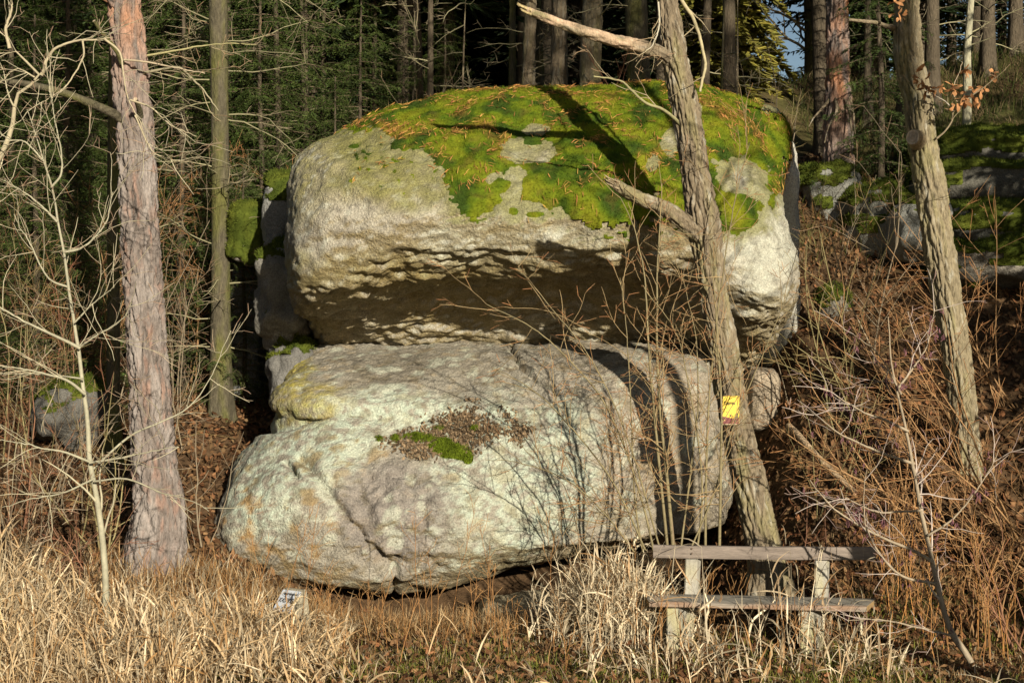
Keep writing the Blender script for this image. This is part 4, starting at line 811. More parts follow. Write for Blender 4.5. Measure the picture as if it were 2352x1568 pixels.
# ------------------------------------------------------------------ bench
BTH = math.radians(-5); bx = np.array([math.cos(BTH), math.sin(BTH), 0]); by = np.array([-math.sin(BTH), math.cos(BTH), 0]); bz = np.array([0, 0, 1.])
bc = P(1748, 784, 12.62); bc[2] = -.055
def BL(l): l = np.asarray(l, dtype=float); return bc + l[..., :1] * bx + l[..., 1:2] * by + l[..., 2:3] * bz
bench = thing('park_bench', 'weathered grey wooden plank bench on concrete supports, half sunk in dry grass', 'bench', (bc[0], bc[1], HZ(bc[0], bc[1])))
def plank(name, x0, x1, cy, cz, dy, dz, seed, tint, cut=(0, 0), edge=None, tilt=0.):
    n = 120; prof = []
    for a, b, cx_, cy_ in ((1, 1, 0, 0), (-1, 1, 0, 0), (-1, -1, 0, 0), (1, -1, 0, 0)):
        r = .006; qx_, qz_ = a * (dy / 2 - r), b * (dz / 2 - r); st = math.atan2(b, a)
        for q in (-.7, 0, .7): prof.append((qx_ + r * 1.3 * math.cos(st + q), qz_ + r * 1.3 * math.sin(st + q)))
        nx_ = {(1, 1): (-1, 1), (-1, 1): (-1, -1), (-1, -1): (1, -1), (1, -1): (1, 1)}[(a, b)]
        for f in (.2, .4, .6, .8): prof.append((mix(qx_, nx_[0] * (dy / 2 - r), f) + (r * 1.2 * (1 if a > 0 and nx_[0] > 0 else (-1 if a < 0 and nx_[0] < 0 else 0))), mix(qz_, nx_[1] * (dz / 2 - r), f) + (r * 1.2 * (1 if b > 0 and nx_[1] > 0 else (-1 if b < 0 and nx_[1] < 0 else 0)))))
    prof = np.array(prof); k = len(prof); xs = np.linspace(0, 1, n)
    V = np.zeros((n, k, 3)); t = prof[:, 0] / dy + .5
    V[..., 0] = (x0 + cut[0] * (1 - t))[None] * (1 - xs[:, None]) + (x1 - cut[1] * (1 - t))[None] * xs[:, None]
    V[..., 1] = prof[:, 0] * math.cos(tilt) - prof[:, 1] * math.sin(tilt) + cy; V[..., 2] = prof[:, 0] * math.sin(tilt) + prof[:, 1] * math.cos(tilt) + cz
    p = V.reshape(-1, 3); g = gnoise(p * np.array([3, 60, 60]), seed); g2 = fbm(p * np.array([2, 8, 8]), 3, seed + 1)
    V[..., 2] += (.0018 * g + .003 * g2).reshape(n, k); V[..., 1] += (.0015 * g - .002 * g2).reshape(n, k); V[..., 2] += .006 * np.sin(V[..., 0] * 1.7 + seed)
    c = np.array(tint) * (1 + .35 * g[:, None] + .3 * g2[:, None])
    if edge is not None:
        ed = (1 - sstep(-.5, -.44, (p[:, 1] - cy) / dy)) * np.clip(.75 + g2, 0, 1); c = mix(c, np.array(edge), ed[:, None] * .8)
    mb = MB(); W = BL(V.reshape(-1, 3)); mb.add(W, grid_faces(n, k), np.clip(c, .02, .8))
    for e, s in ((0, -1), (n - 1, 1)):
        r = W.reshape(n, k, 3)[e]; mb.add(np.vstack([r.mean(0), r]), np.array([[0, 1 + q, 1 + (q + 1) % k][::s] for q in range(k)]), (.30, .20, .09))
    return mb.build(name, M['wood'], bench)
plank('seat', -1.04, 1.03, -.05, .500, .42, .042, 801, (.30, .28, .23), cut=(.05, .15), edge=(.22, .12, .065))
plank('backrest', -.95, 1.03, .215, .905, .034, .115, 803, (.20, .165, .135), tilt=.12)
def extrude(name, prof, x0, x1, m_, parent, colf, bev=.012):
    prof = np.array(prof, dtype=float); k = len(prof); mb = MB(); V = np.vstack([np.c_[np.full(k, x0), prof], np.c_[np.full(k, x1), prof]]); V[:, 0] += .42 * (V[:, 1] - .25)
    me = bpy.data.meshes.new(name); me.from_pydata([tuple(q) for q in BL(V)], [], [tuple(range(k)), tuple(range(2 * k - 1, k - 1, -1))] + [(i_ + k, (i_ + 1) % k + k, (i_ + 1) % k, i_) for i_ in range(k)])
    import bmesh; b = bmesh.new(); b.from_mesh(me); bmesh.ops.recalc_face_normals(b, faces=b.faces); bmesh.ops.bevel(b, geom=b.edges[:], offset=bev, segments=2, affect='EDGES')
    bmesh.ops.triangulate(b, faces=[f for f in b.faces if len(f.verts) > 4]); bmesh.ops.subdivide_edges(b, edges=b.edges[:], cuts=2, use_grid_fill=True); b.to_mesh(me); b.free()
    n = len(me.vertices); co = np.zeros(n * 3, np.float32); me.vertices.foreach_get('co', co); co = co.reshape(-1, 3); co = co + .004 * np.stack([gnoise(co * 14, 5), gnoise(co * 14, 6), gnoise(co * 14, 7)], 1)
    me.vertices.foreach_set('co', co.astype(np.float32).ravel()); a = me.color_attributes.new('Col', 'FLOAT_COLOR', 'POINT'); a.data.foreach_set('color', np.c_[np.clip(colf(co), .02, .9), np.ones(n)].astype(np.float32).ravel())
    me.materials.append(m_); me.update(); return link(name, me, parent)
def conc(co):
    n1 = fbm(co * 6, 3, 811)[:, None]; n2 = gnoise(co * 25, 812)[:, None]; c = np.array([.33, .31, .255]) * (1 + .3 * n1 + .2 * n2)
    return mix(c, np.array([.36, .32, .10]), np.clip(n1 * 1.4 + sstep(.4, .15, co[:, 2])[:, None] * .3 - .15, 0, .6))
for sx in (-.60, .56):
    extrude('support', [(-.20, .476), (.20, .476), (.232, .845), (.335, .86), (.285, .42), (.17, .28), (.08, -.2), (-.17, -.2)], sx - .055, sx + .055, M['concrete'], bench, conc)
# bolts through the backrest
for sx in (-.60, .56):
    mb = MB(); c0 = BL(np.array([[sx, .19, .91]]))[0]
    for dz_ in (-.02, .025): tube(mb, [c0 + bz * dz_ + by * .03, c0 + bz * dz_ - by * .012], [.009, .008], 10, (.16, .12, .09), cap=True)
    tag(mb.build('bolts', M['concrete'], bench), kind='stuff')

# ------------------------------------------------------------------ lettering helper
def text_mesh(name, body, size, mat_, parent, origin, ex, ey, shear=0., bold=0., space=1., align='CENTER', squeeze=1.):
    cu = bpy.data.curves.new(name, 'FONT'); cu.body = body; cu.size = size; cu.align_x = align; cu.align_y = 'CENTER'; cu.shear = shear; cu.offset = bold; cu.space_character = space; cu.extrude = .0006; cu.resolution_u = 3
    tmp = bpy.data.objects.new(name + '_tmp', cu); COL.objects.link(tmp); dg = bpy.context.evaluated_depsgraph_get(); me = bpy.data.meshes.new_from_object(tmp.evaluated_get(dg)); bpy.data.objects.remove(tmp); bpy.data.curves.remove(cu)
    me.name = name; n = len(me.vertices); co = np.zeros(n * 3, np.float32); me.vertices.foreach_get('co', co); co = co.reshape(-1, 3); ez = np.cross(ex, ey)
    W = np.asarray(origin) + co[:, :1] * squeeze * np.asarray(ex) + co[:, 1:2] * np.asarray(ey) + co[:, 2:3] * ez; me.vertices.foreach_set('co', W.astype(np.float32).ravel()); me.materials.clear(); me.materials.append(mat_); me.update()
    o = bpy.data.objects.new(name, me); COL.objects.link(o); o.parent = parent; o.location = -parent.matrix_world.translation if parent.parent is None else (0, 0, 0); return o
def slab(mb, o, ex, ey, w, h, th, col, r=.0, bow=0.):
    """thin rounded plate centred at o"""
    ez = np.cross(ex, ey); pts = []
    for a, b, s in ((1, 1, 0), (-1, 1, 1), (-1, -1, 2), (1, -1, 3)):
        for q in np.linspace(0, math.pi / 2, 5): pts.append((a * (w / 2 - r) + r * math.cos(q + s * math.pi / 2), b * (h / 2 - r) + r * math.sin(q + s * math.pi / 2)))
    pts = np.array(pts); k = len(pts); f = lambda d: o + pts[:, :1] * ex + pts[:, 1:] * ey + ez * (d - bow * (pts[:, :1] / w * 2) ** 2)
    F, B = f(th / 2), f(-th / 2); j = np.arange(k); j2 = (j + 1) % k
    mb.add(np.vstack([F, B]), np.stack([j, k + j, k + j2, j2], -1), col); mb.add(np.vstack([o + ez * th / 2, F]), np.stack([0 * j, 1 + j, 1 + j2], -1), col); mb.add(np.vstack([o - ez * th / 2, B]), np.stack([0 * j, 1 + j2, 1 + j], -1), col)
ink = plain('black_ink', (.02, .02, .02), .6, bump=0, namt=.1)
enamel = mat('enamel', .35, 8, .06, .0, spec=.5)

# ------------------------------------------------------------------ memorial stone
mc0 = P(668, 784, 13.35); mx, my = mc0[0], 13.35; mz = HZ(mx, my); PHI = math.radians(-33)
stone = thing('memorial_stone', 'small wedge-shaped granite marker with lettered white plaque in the grass', 'marker', (mx, my, mz))
fx = np.array([math.cos(PHI), math.sin(PHI), 0]); fy = np.array([-math.sin(PHI), math.cos(PHI), 0]); MS = lambda a, b, c: np.array([mx, my, mz]) + 1.2 * (a * fx + b * fy + c * bz)
K_ = [(-.12, -.13, -.1), (.12, -.13, -.1), (.125, .13, -.1), (-.125, .13, -.1), (-.105, -.115, .17), (.105, -.115, .17), (.10, .035, .345), (-.10, .035, .345), (.10, .075, .345), (-.10, .075, .345)]
me = bpy.data.meshes.new('block'); me.from_pydata([tuple(MS(*q)) for q in K_], [], [(0, 1, 5, 4), (4, 5, 6, 7), (7, 6, 8, 9), (1, 2, 8, 6, 5), (0, 4, 7, 9, 3), (2, 3, 9, 8)])
import bmesh
b = bmesh.new(); b.from_mesh(me); bmesh.ops.recalc_face_normals(b, faces=b.faces); bmesh.ops.bevel(b, geom=b.edges[:], offset=.006, segments=2, affect='EDGES'); bmesh.ops.triangulate(b, faces=[f for f in b.faces if len(f.verts) > 4]); bmesh.ops.subdivide_edges(b, edges=b.edges[:], cuts=3, use_grid_fill=True); b.to_mesh(me); b.free()
n = len(me.vertices); co = np.zeros(n * 3, np.float32); me.vertices.foreach_get('co', co); co = co.reshape(-1, 3); co += (.0025 * np.stack([gnoise(co * 30, 5), gnoise(co * 30, 6), gnoise(co * 30, 7)], 1)).astype(np.float32); me.vertices.foreach_set('co', co.ravel())
cc = np.array([.33, .29, .20]) * (1 + .25 * fbm(co * 12, 3, 3))[:, None]; a = me.color_attributes.new('Col', 'FLOAT_COLOR', 'POINT'); a.data.foreach_set('color', np.c_[np.clip(cc, 0, 1), np.ones(n)].astype(np.float32).ravel()); me.materials.append(M['rock']); me.update(); link('block', me, stone)
ey_ = unit(np.array([0, .15, .175]) @ np.array([fx, fy, bz])); ez_ = np.cross(fx, ey_); po = MS(0, -.04, .2575) + ez_ * .007
mb = MB(); slab(mb, po, fx, ey_, .225, .23, .010, (.50, .53, .56), .004); plq = mb.build('plaque', enamel, stone)
for body, sz, dy_, sh in (('Naturdenkmal', .044, .076, .35), ('KASPRESS', .066, .002, .35), ('2002', .034, -.076, .35)):
    text_mesh('lettering', body, sz, ink, plq, po + ez_ * .0062 + ey_ * dy_, fx, ey_, sh, .0012, squeeze=.70)

# ------------------------------------------------------------------ trail sign on the oak
so = P(1679, 942, 13.49); sx_ = unit(np.array([1, .10, 0])); sy_ = unit(np.array([.03, -.02, 1])); sz_ = np.cross(sx_, sy_)
sgn = thing('trail_sign', 'yellow enamel trail sign with maroon foot, nailed to the leaning oak', 'sign', so)
sw, sh_ = .168, .272
mb = MB(); slab(mb, so, sx_, sy_, sw, sh_, .003, (.72, .50, .035), .010); mb.build('plate', enamel, sgn)
# maroon foot with a slanting upper edge
mb = MB(); e_ = .0024; q = [(-sw / 2 + .002, -sh_ / 2 + .006), (sw / 2 - .002, -sh_ / 2 + .006), (sw / 2 - .002, -sh_ / 2 + .055), (.02, -sh_ / 2 + .060), (-sw / 2 + .002, -sh_ / 2 + .080)]
mb.add(np.array([so + a * sx_ + b_ * sy_ - sz_ * -e_ for a, b_ in q] + [so + a * sx_ + b_ * sy_ + sz_ * .0005 for a, b_ in q]), np.array([[0, 1, 2], [0, 2, 3], [0, 3, 4], [5, 7, 6], [5, 8, 7], [5, 9, 8]]), (.15, .022, .02)); mb.build('maroon_foot', enamel, sgn, False)
mb = MB(); slab(mb, so + sz_ * .0024 - sy_ * (sh_ / 2 - .003), sx_, sy_, sw * .96, .003, .001, (.6, .6, .55)); mb.build('white_edge', enamel, sgn)
text_mesh('lettering', 'Kaspress', .050, ink, sgn, so + sz_ * .0034 + sx_ * -.016 + sy_ * .070, sx_, sy_, 0, .0012, squeeze=.60)
def flat(name, polys, col):
    mb = MB()
    for pl in polys:
        k = len(pl); A = np.array([so + a * sx_ + b_ * sy_ + sz_ * .0042 for a, b_ in pl]); Bk = A - sz_ * .002; j = np.arange(1, k - 1)
        mb.add(np.vstack([A, Bk]), np.stack([0 * j, j, j + 1], -1), col); jj = np.arange(k); mb.add(np.vstack([A, Bk]), np.stack([jj, k + jj, k + (jj + 1) % k, (jj + 1) % k], -1), col)
    return mb.build(name, enamel, sgn, False)
flat('arrow', [[(-.048, -.020), (-.036, -.020), (-.038, -.006)]], (.03, .03, .02)); flat('arrow', [[(-.012, -.036), (.008, -.050), (-.012, -.066), (-.002, -.052)]], (.03, .03, .02))
px0, py0 = .053, -.055; flat('pictogram_frame', [[(px0 - .016, py0 - .02), (px0 + .016, py0 - .02), (px0 + .016, py0 - .017), (px0 - .016, py0 - .017)], [(px0 - .016, py0 + .017), (px0 + .016, py0 + .017), (px0 + .016, py0 + .02), (px0 - .016, py0 + .02)], [(px0 - .016, py0 - .017), (px0 - .013, py0 - .017), (px0 - .013, py0 + .017), (px0 - .016, py0 + .017)], [(px0 + .013, py0 - .017), (px0 + .016, py0 - .017), (px0 + .016, py0 + .017), (px0 + .013, py0 + .017)]], (.04, .03, .02))
flat('pictogram', [[(px0 - .013, py0 - .017), (px0 + .013, py0 - .017), (px0 + .013, py0 - .004), (px0 + .003, py0 + .004), (px0 - .004, py0 - .002), (px0 - .013, py0 + .002)]], (.05, .035, .025))
flat('small_label', [[(-.080, -.098), (-.054, -.098), (-.054, -.089), (-.080, -.089)]], (.62, .42, .12)); flat('small_label', [[(-.010, -.118), (.062, -.116), (.062, -.108), (-.010, -.108)]], (.36, .13, .06))
for dy_ in (.124, -.118):
    mb = MB(); c0 = so + sy_ * dy_ - sx_ * .02; tube(mb, [c0 - sz_ * .08, c0 + sz_ * .002, c0 + sz_ * .005], [.003, .004, .002], 8, (.12, .10, .08), cap=True); mb.build('nail', enamel, sgn)

# ------------------------------------------------------------------ shrubs and saplings
CF_H = dict(seg=.08, wig=.10, trop=(.03, .02, .01, .0), levels=3, dens=(3.6, 5.5, 6), ratio=.5, ang=(25, 60), rmin=.0026, t0=.15, col=((.27, .23, .12), (.30, .22, .11), (.34, .20, .09), (.36, .17, .075)))
def stem_shrub(name, label, stems, seed, col, twigs, cfg, r=(.014, .004), tw=(.25, .7), group=None, cat='shrub'):
    b0 = np.mean([P(s[0][0], s[0][1], s[1]) for s in [(q[0][0], q[1]) for q in stems]], 0); b0[2] = HZ(b0[0], b0[1])
    t = thing(name, label, cat, b0, group)
    for i_, (qp, Y, *rest) in enumerate(stems):
        k_ = rest[0] if rest else 1.; Y2 = rest[1] if len(rest) > 1 else Y
        thin_limb(t, 'stem', qp, np.linspace(Y, Y2, len(qp)), r[0] * k_, r[1] * min(k_, 1), col, seed + i_ * 11, 8, 44, int(twigs * (.6 + .4 * k_)), cfg, tw)
    return t
stem_shrub('hazel_bush', 'many-stemmed bare hazel with arching brown twigs between lower boulder and bench', [
    ([(1548, 1275), (1532, 1100), (1518, 960), (1508, 800), (1510, 650), (1514, 520), (1520, 420)], 13.2, 1.5, 13.4), ([(1535, 1275), (1512, 1050), (1500, 920), (1488, 800), (1476, 650), (1452, 530), (1418, 450)], 13.25, 1.2, 13.3),
    ([(1620, 1275), (1622, 1100), (1628, 960), (1642, 800), (1665, 600), (1690, 460), (1722, 340)], 13.15, 1.0, 13.1), ([(1505, 1280), (1470, 1130), (1395, 930), (1310, 820), (1220, 740), (1130, 690)], 13.2, .9, 13.5),
    ([(1490, 1280), (1410, 1110), (1300, 970), (1215, 890), (1130, 850)], 13.2, .8, 13.6), ([(1562, 1275), (1588, 1060), (1602, 900), (1596, 780), (1560, 640)], 13.25, .8, 13.4), ([(1652, 1275), (1655, 1100), (1658, 960), (1652, 830), (1640, 650), (1630, 560)], 13.05, 1.2, 13.1),
    ([(1480, 1285), (1462, 1180), (1452, 1050), (1448, 900), (1440, 760), (1425, 640)], 13.3, .8, 13.3), ([(1600, 1275), (1612, 1150), (1600, 1000), (1575, 860), (1545, 760), (1470, 660)], 13.1, .8, 13.3), ([(1580, 1275), (1640, 1130), (1690, 960), (1760, 800), (1830, 640)], 13.1, .7, 13.2),
    ([(1470, 1285), (1390, 1180), (1300, 1100), (1200, 1060), (1120, 1050)], 13.3, .7, 13.7), ([(1520, 1275), (1440, 1000), (1360, 830), (1260, 700), (1190, 620)], 13.2, .7, 13.4)], 901, (.20, .165, .085), 20, CF_H, (.0125, .0035), (.25, .75))
stem_shrub('seedling_bush', 'little twiggy bush in front of the lower boulder', [([(1338, 1375), (1330, 1260), (1318, 1180), (1300, 1120), (1255, 1070)], 13.7, .8, 13.8), ([(1340, 1375), (1352, 1260), (1372, 1190), (1400, 1130), (1420, 1060)], 13.7, .7, 13.8), ([(1332, 1375), (1310, 1290), (1280, 1200)], 13.7, .5, 13.8)], 931, (.22, .17, .10), 8, CF_H, (.009, .003), (.15, .4))
# catkin alder on the right
CF_A = dict(CF_H, wig=.15, ang=(30, 65), col=((.42, .37, .30), (.44, .37, .31), (.40, .30, .26), (.36, .24, .2)), trop=(.0, .03, .04, .03))
AL = [([(2262, 1590), (2225, 1510), (2185, 1450), (2160, 1370), (2140, 1280), (2120, 1180), (2104, 1080), (2085, 985), (2066, 900), (2052, 820), (2048, 730)], 12.0, 2.0, 12.3), ([(2142, 1290), (2095, 1262), (2040, 1240), (1975, 1205), (1915, 1160), (1870, 1100)], 12.1, 1.0, 11.9), ([(2118, 1172), (2070, 1176), (2020, 1180), (1970, 1165), (1945, 1150)], 12.15, .7, 12.0),
      ([(2100, 1065), (2040, 1045), (1980, 1020), (1920, 985), (1860, 930)], 12.2, .9, 12.0), ([(2086, 990), (2035, 965), (1985, 948), (1930, 910), (1880, 880)], 12.2, .8, 12.0), ([(2064, 890), (2100, 840), (2130, 790), (2150, 710)], 12.25, .7, 12.4), ([(2070, 905), (2040, 850), (2010, 810), (1960, 770)], 12.25, .6, 12.1), ([(2150, 1340), (2070, 1320), (2010, 1250), (1985, 1180), (1990, 1080)], 12.1, .8, 11.8), ([(2190, 1460), (2110, 1440), (2020, 1425), (1940, 1430)], 12.05, .7, 11.8), ([(2130, 1230), (2190, 1190), (2250, 1120), (2300, 1040)], 12.1, .7, 12.2)]
alder = stem_shrub('catkin_alder', 'slender leaning alder with pale branches and purple catkins, right of the bench', AL, 941, (.29, .235, .16), 9, CF_A, (.016, .004), (.2, .55), cat='tree')
rg = rng_(951); mb = MB()
for qp, Y, *_ in AL[1:]:
    for _ in range(17):
        i_ = rg.integers(0, len(qp) - 1); f = rg.random(); a = mix(np.array(qp[i_]), np.array(qp[i_ + 1]), f); p0 = P(a[0] + rg.normal(0, 16), a[1] + rg.normal(0, 14), Y + rg.normal(0, .1))
        for s in range(rg.integers(2, 5)):
            o_ = p0 + rg.normal(0, .010, 3); L = rg.uniform(.03, .06); tube(mb, [o_, o_ + [rg.normal(0, .008), 0, -L * .5], o_ + [rg.normal(0, .012), 0, -L]], [.0022, .0038, .0015], 5, np.array([.19, .085, .10]) * rg.uniform(.7, 1.6))
tag(mb.build('catkins', M['leaf'], alder), kind='stuff')
# pale sapling on the left
CF_S = dict(CF_H, wig=.13, ang=(30, 65), col=((.42, .40, .28), (.40, .36, .24), (.38, .30, .20), (.32, .21, .14)), trop=(.02, .03, .04, .03))
SP = [([(250, 1520), (245, 1440), (243, 1360), (240, 1290), (232, 1210), (218, 1120), (206, 1060), (204, 1000), (200, 950), (190, 870), (182, 800), (172, 740), (158, 660), (146, 580), (132, 510), (118, 430), (100, 370), (78, 300), (62, 250)], 12.3, 2.4, 12.6), ([(184, 800), (150, 782), (100, 758), (50, 732), (0, 700), (-40, 670)], 12.4, 1.2, 12.2), ([(186, 795), (225, 768), (270, 742), (300, 700)], 12.4, .8, 12.2),
      ([(196, 905), (150, 870), (100, 856), (40, 845), (-30, 838)], 12.35, 1.1, 12.1), ([(192, 870), (140, 862), (70, 856), (0, 855)], 12.35, .7, 12.5), ([(206, 1060), (150, 1040), (80, 1030), (0, 1010)], 12.3, .9, 12.1), ([(208, 1062), (280, 1050), (340, 1035), (400, 1020)], 12.3, .8, 12.2), ([(214, 1100), (150, 1130), (80, 1145), (0, 1165)], 12.3, .7, 12.2), ([(216, 1105), (290, 1100), (360, 1130), (420, 1150), (470, 1180)], 12.3, .7, 12.1),
      ([(146, 580), (185, 570), (220, 545), (250, 500), (272, 430)], 12.5, .9, 12.5), ([(132, 510), (90, 470), (50, 440), (0, 410)], 12.5, .8, 12.4), ([(118, 430), (140, 400), (138, 340), (120, 260), (112, 200)], 12.5, .8, 12.4), ([(158, 660), (110, 640), (60, 560), (20, 500)], 12.5, .8, 12.3), ([(172, 740), (220, 690), (260, 660)], 12.4, .6, 12.3), ([(100, 370), (60, 330), (20, 320), (-20, 300)], 12.55, .7, 12.5), ([(210, 1080), (300, 1000), (370, 970), (430, 940), (480, 880), (535, 770)], 12.4, .8, 12.8)]
stem_shrub('pale_sapling', 'pale smooth-barked sapling with wide bare branches, in front of the pine', SP, 961, (.31, .29, .20), 9, CF_S, (.0135, .0035), (.25, .7), cat='tree')
# crooked limbs reaching in from a small tree beyond the left edge
LT = [([(-70, 1500), (-60, 1200), (-75, 900), (-60, 650), (-40, 480), (-25, 400), (3, 346), (16, 316), (28, 274), (31, 237), (36, 214), (63, 195), (89, 171), (59, 138), (40, 115), (0, 115), (-40, 118)], 12.9, 2.2, 12.7), ([(95, 172), (102, 160), (103, 146), (129, 112), (185, 92), (231, 89), (270, 87)], 12.7, 1.2, 12.6), ([(22, 112), (15, 66), (30, 16), (34, -20)], 12.7, 1.1, 12.7), ([(190, 95), (192, 130), (170, 180), (140, 215), (100, 240)], 12.65, .6, 12.5), ([(240, 90), (275, 120), (285, 170), (300, 230), (330, 290)], 12.6, .7, 12.5), ([(300, 230), (350, 250), (400, 300), (450, 330)], 12.5, .6, 12.4), ([(310, 265), (350, 345), (400, 370), (440, 375)], 12.5, .5, 12.4), ([(80, 178), (40, 160), (0, 190)], 12.7, .5, 12.7)]
stem_shrub('crooked_tree', 'small bare tree with crooked pale limbs reaching in beside the pine', LT, 981, (.36, .31, .20), 9, dict(CF_S, wig=.2), (.016, .005), (.2, .6), cat='tree')
# leafless shrubs on both banks
def bank_shrub(label, u_, Y, cnt, h, lean, col, seed, group, spread=.35, levels=3, r0=.010):
    x_ = qx(u_, Y); z_ = HZ(x_, Y); t = thing('bare_shrub', label, 'shrub', (x_, Y, z_), group); rg = rng_(seed)
    c = np.array(col); cfg = dict(CF_H, wig=.09, levels=levels, dens=(3.4, 4.2, 4.), ratio=.48, seg=.11, col=(c * .9, c, c * [1.05, .9, .8], c * [1.05, .8, .7]), trop=(.0, .015, .01, 0.), rmin=.0025)
    for _ in range(max(3, int(cnt * .75))):
        m_ = MB(); a = rg.uniform(0, 6.28); grow(m_, rg, [x_ + rg.normal(0, .12), Y + rg.normal(0, .1), z_ - .05], np.array([math.cos(a) * spread + lean, math.sin(a) * spread * .6 - .05, 1]), h * rg.uniform(.6, 1.15), r0 * rg.uniform(.7, 1.3), 0, cfg)
        m_.build('stem', M['twig'], t)
    return t
OR, GRY, RED, OLV = (.34, .20, .09), (.25, .20, .13), (.25, .125, .07), (.26, .22, .10)
GR_, GL_ = 'bare shrubs on the right bank', 'bare shrubs on the left slope'
for a in (('orange-twigged shrub arching over the right edge of the bank below the ledges', 2330, 14.2, 9, 2.6, -.75, OR, 1001), ('tall orange-brown shrub leaning in beside the right oak', 2400, 13.6, 10, 3.0, -.9, OR, 1003), ('olive-stemmed shrub between leaning oak and right oak', 1960, 15.6, 7, 2.4, -.1, OLV, 1005), ('brown twiggy shrub at the foot of the right oak', 2120, 14.4, 8, 1.8, -.35, OR, 1007),
          ('grey-stemmed shrub on the leaves behind the bench end', 1880, 14.6, 6, 2.0, .0, OLV, 1009), ('reddish low shrub behind the bench backrest', 1830, 13.9, 6, 1.0, .1, RED, 1011), ('thin upright shoots right of the catkin alder', 2250, 13.0, 9, 1.4, -.1, OR, 1013), ('dense orange shrub under the right oak', 2230, 13.9, 9, 1.7, -.5, OR, 1015), ('pale wispy shrub in front of the shaded boulder', 2010, 16.6, 6, 2.4, -.15, GRY, 1017), ('shrub of long whips above the outcrop foot', 2290, 16.0, 8, 2.4, -.6, OR, 1019), ('slim grey whips just right of the mossy boulder', 1850, 16.2, 4, 3.2, .12, GRY, 1021), ('low tangled shrub at the bottom right of the bank', 2330, 12.6, 9, 1.1, -.3, RED, 1023), ('tawny shrub close behind the catkin alder', 2060, 13.6, 7, 1.5, -.2, OR, 1025), ('arching tawny shrub growing below the lowest ledge', 2180, 15.4, 7, 2.2, -.5, OR, 1027)):
    bank_shrub(a[0], a[1], a[2], a[3], a[4], a[5], a[6], a[7], GR_)
for a in (('grey shrub left of the slim green trunk', 150, 15.5, 8, 2.2, .1, GRY, 1041), ('reddish bush on the leafy slope at the far left', 30, 15, 8, 2.0, .15, RED, 1043), ('yellowish shrub crowding the pine from the left', 215, 14.6, 7, 2.2, .0, OLV, 1045), ('twiggy shrub at the right foot of the pine', 455, 14.9, 7, 1.6, .1, GRY, 1047), ('tall grey shrub between pine and spruce', 410, 17.2, 6, 2.4, .05, GRY, 1049), ('brown shrub behind the low mossed rock', 120, 18.2, 7, 2.6, 0., RED, 1051), ('fine-twigged shrub left of the pale sapling', 20, 13.6, 8, 2.3, .25, GRY, 1053), ('dim brush beside the mossy rocks', 560, 19.6, 7, 2.2, .1, RED, 1055), ('tall fine bush in front of the young spruces', 300, 18.4, 8, 3.0, -.1, GRY, 1057), ('low brush between pale sapling and pine', 205, 13.6, 7, 1.2, 0., RED, 1059), ('wide grey bush below the crooked limbs', 60, 16.6, 9, 3.0, .1, OLV, 1061), ('twiggy brown bush in front of the dim spruces left of the pine', 90, 19.2, 9, 3.2, .1, RED, 1065), ('tall tawny bush between spruce trunk and boulder shoulder', 640, 19.4, 8, 2.8, -.1, OR, 1067), ('tawny bush behind the mossy spruce', 440, 19.2, 9, 3.2, .1, OR, 1069), ('wiry brown bush left behind the slim green trunk', 220, 18.8, 9, 3.2, 0., OR, 1070), ('low red-brown brush on the slope beneath the low mossed rock', 150, 14.2, 8, 1.0, .1, RED, 1063)):
    bank_shrub(a[0], a[1], a[2], a[3], a[4], a[5], a[6], a[7], GL_)
for a in (('bare brush on the crest left of the grey trunks', 1090, 19.6, 6, 2.2, .1, GRY, 1071), ('pale twigs above the boulder shoulder', 760, 19.3, 6, 2.6, .05, OLV, 1073), ('thin brush on the crest right of the leaning oak', 1740, 19.3, 6, 1.8, .05, OLV, 1075), ('brush in the dark wood above the boulder', 930, 20.2, 6, 2.4, -.1, GRY, 1077), ('bare brush in front of the gap of sky', 1800, 20.4, 6, 1.8, .1, GRY, 1079), ('spindly brush on the crest behind the long broken branch', 1420, 20.0, 5, 1.6, .1, RED, 1081)):
    bank_shrub(a[0], a[1], a[2], a[3], a[4], a[5], a[6], a[7], 'brush along the crest', levels=2)
# fallen stick on the right bank
fs = thing('fallen_branch', 'pale fallen branch lying on the leaves of the right bank', 'branch', P(1890, 1060, 14.8))
limb(fs, 'wood', [(1812, 978), (1835, 1000), (1870, 1040), (1920, 1090), (1965, 1132)], np.linspace(15.3, 14.2, 5), .035, .03, 'smooth', 1091, 14, 60)
repaint(fs.children[0], lambda V, c: c * np.array([1.35, 1.05, .95]))

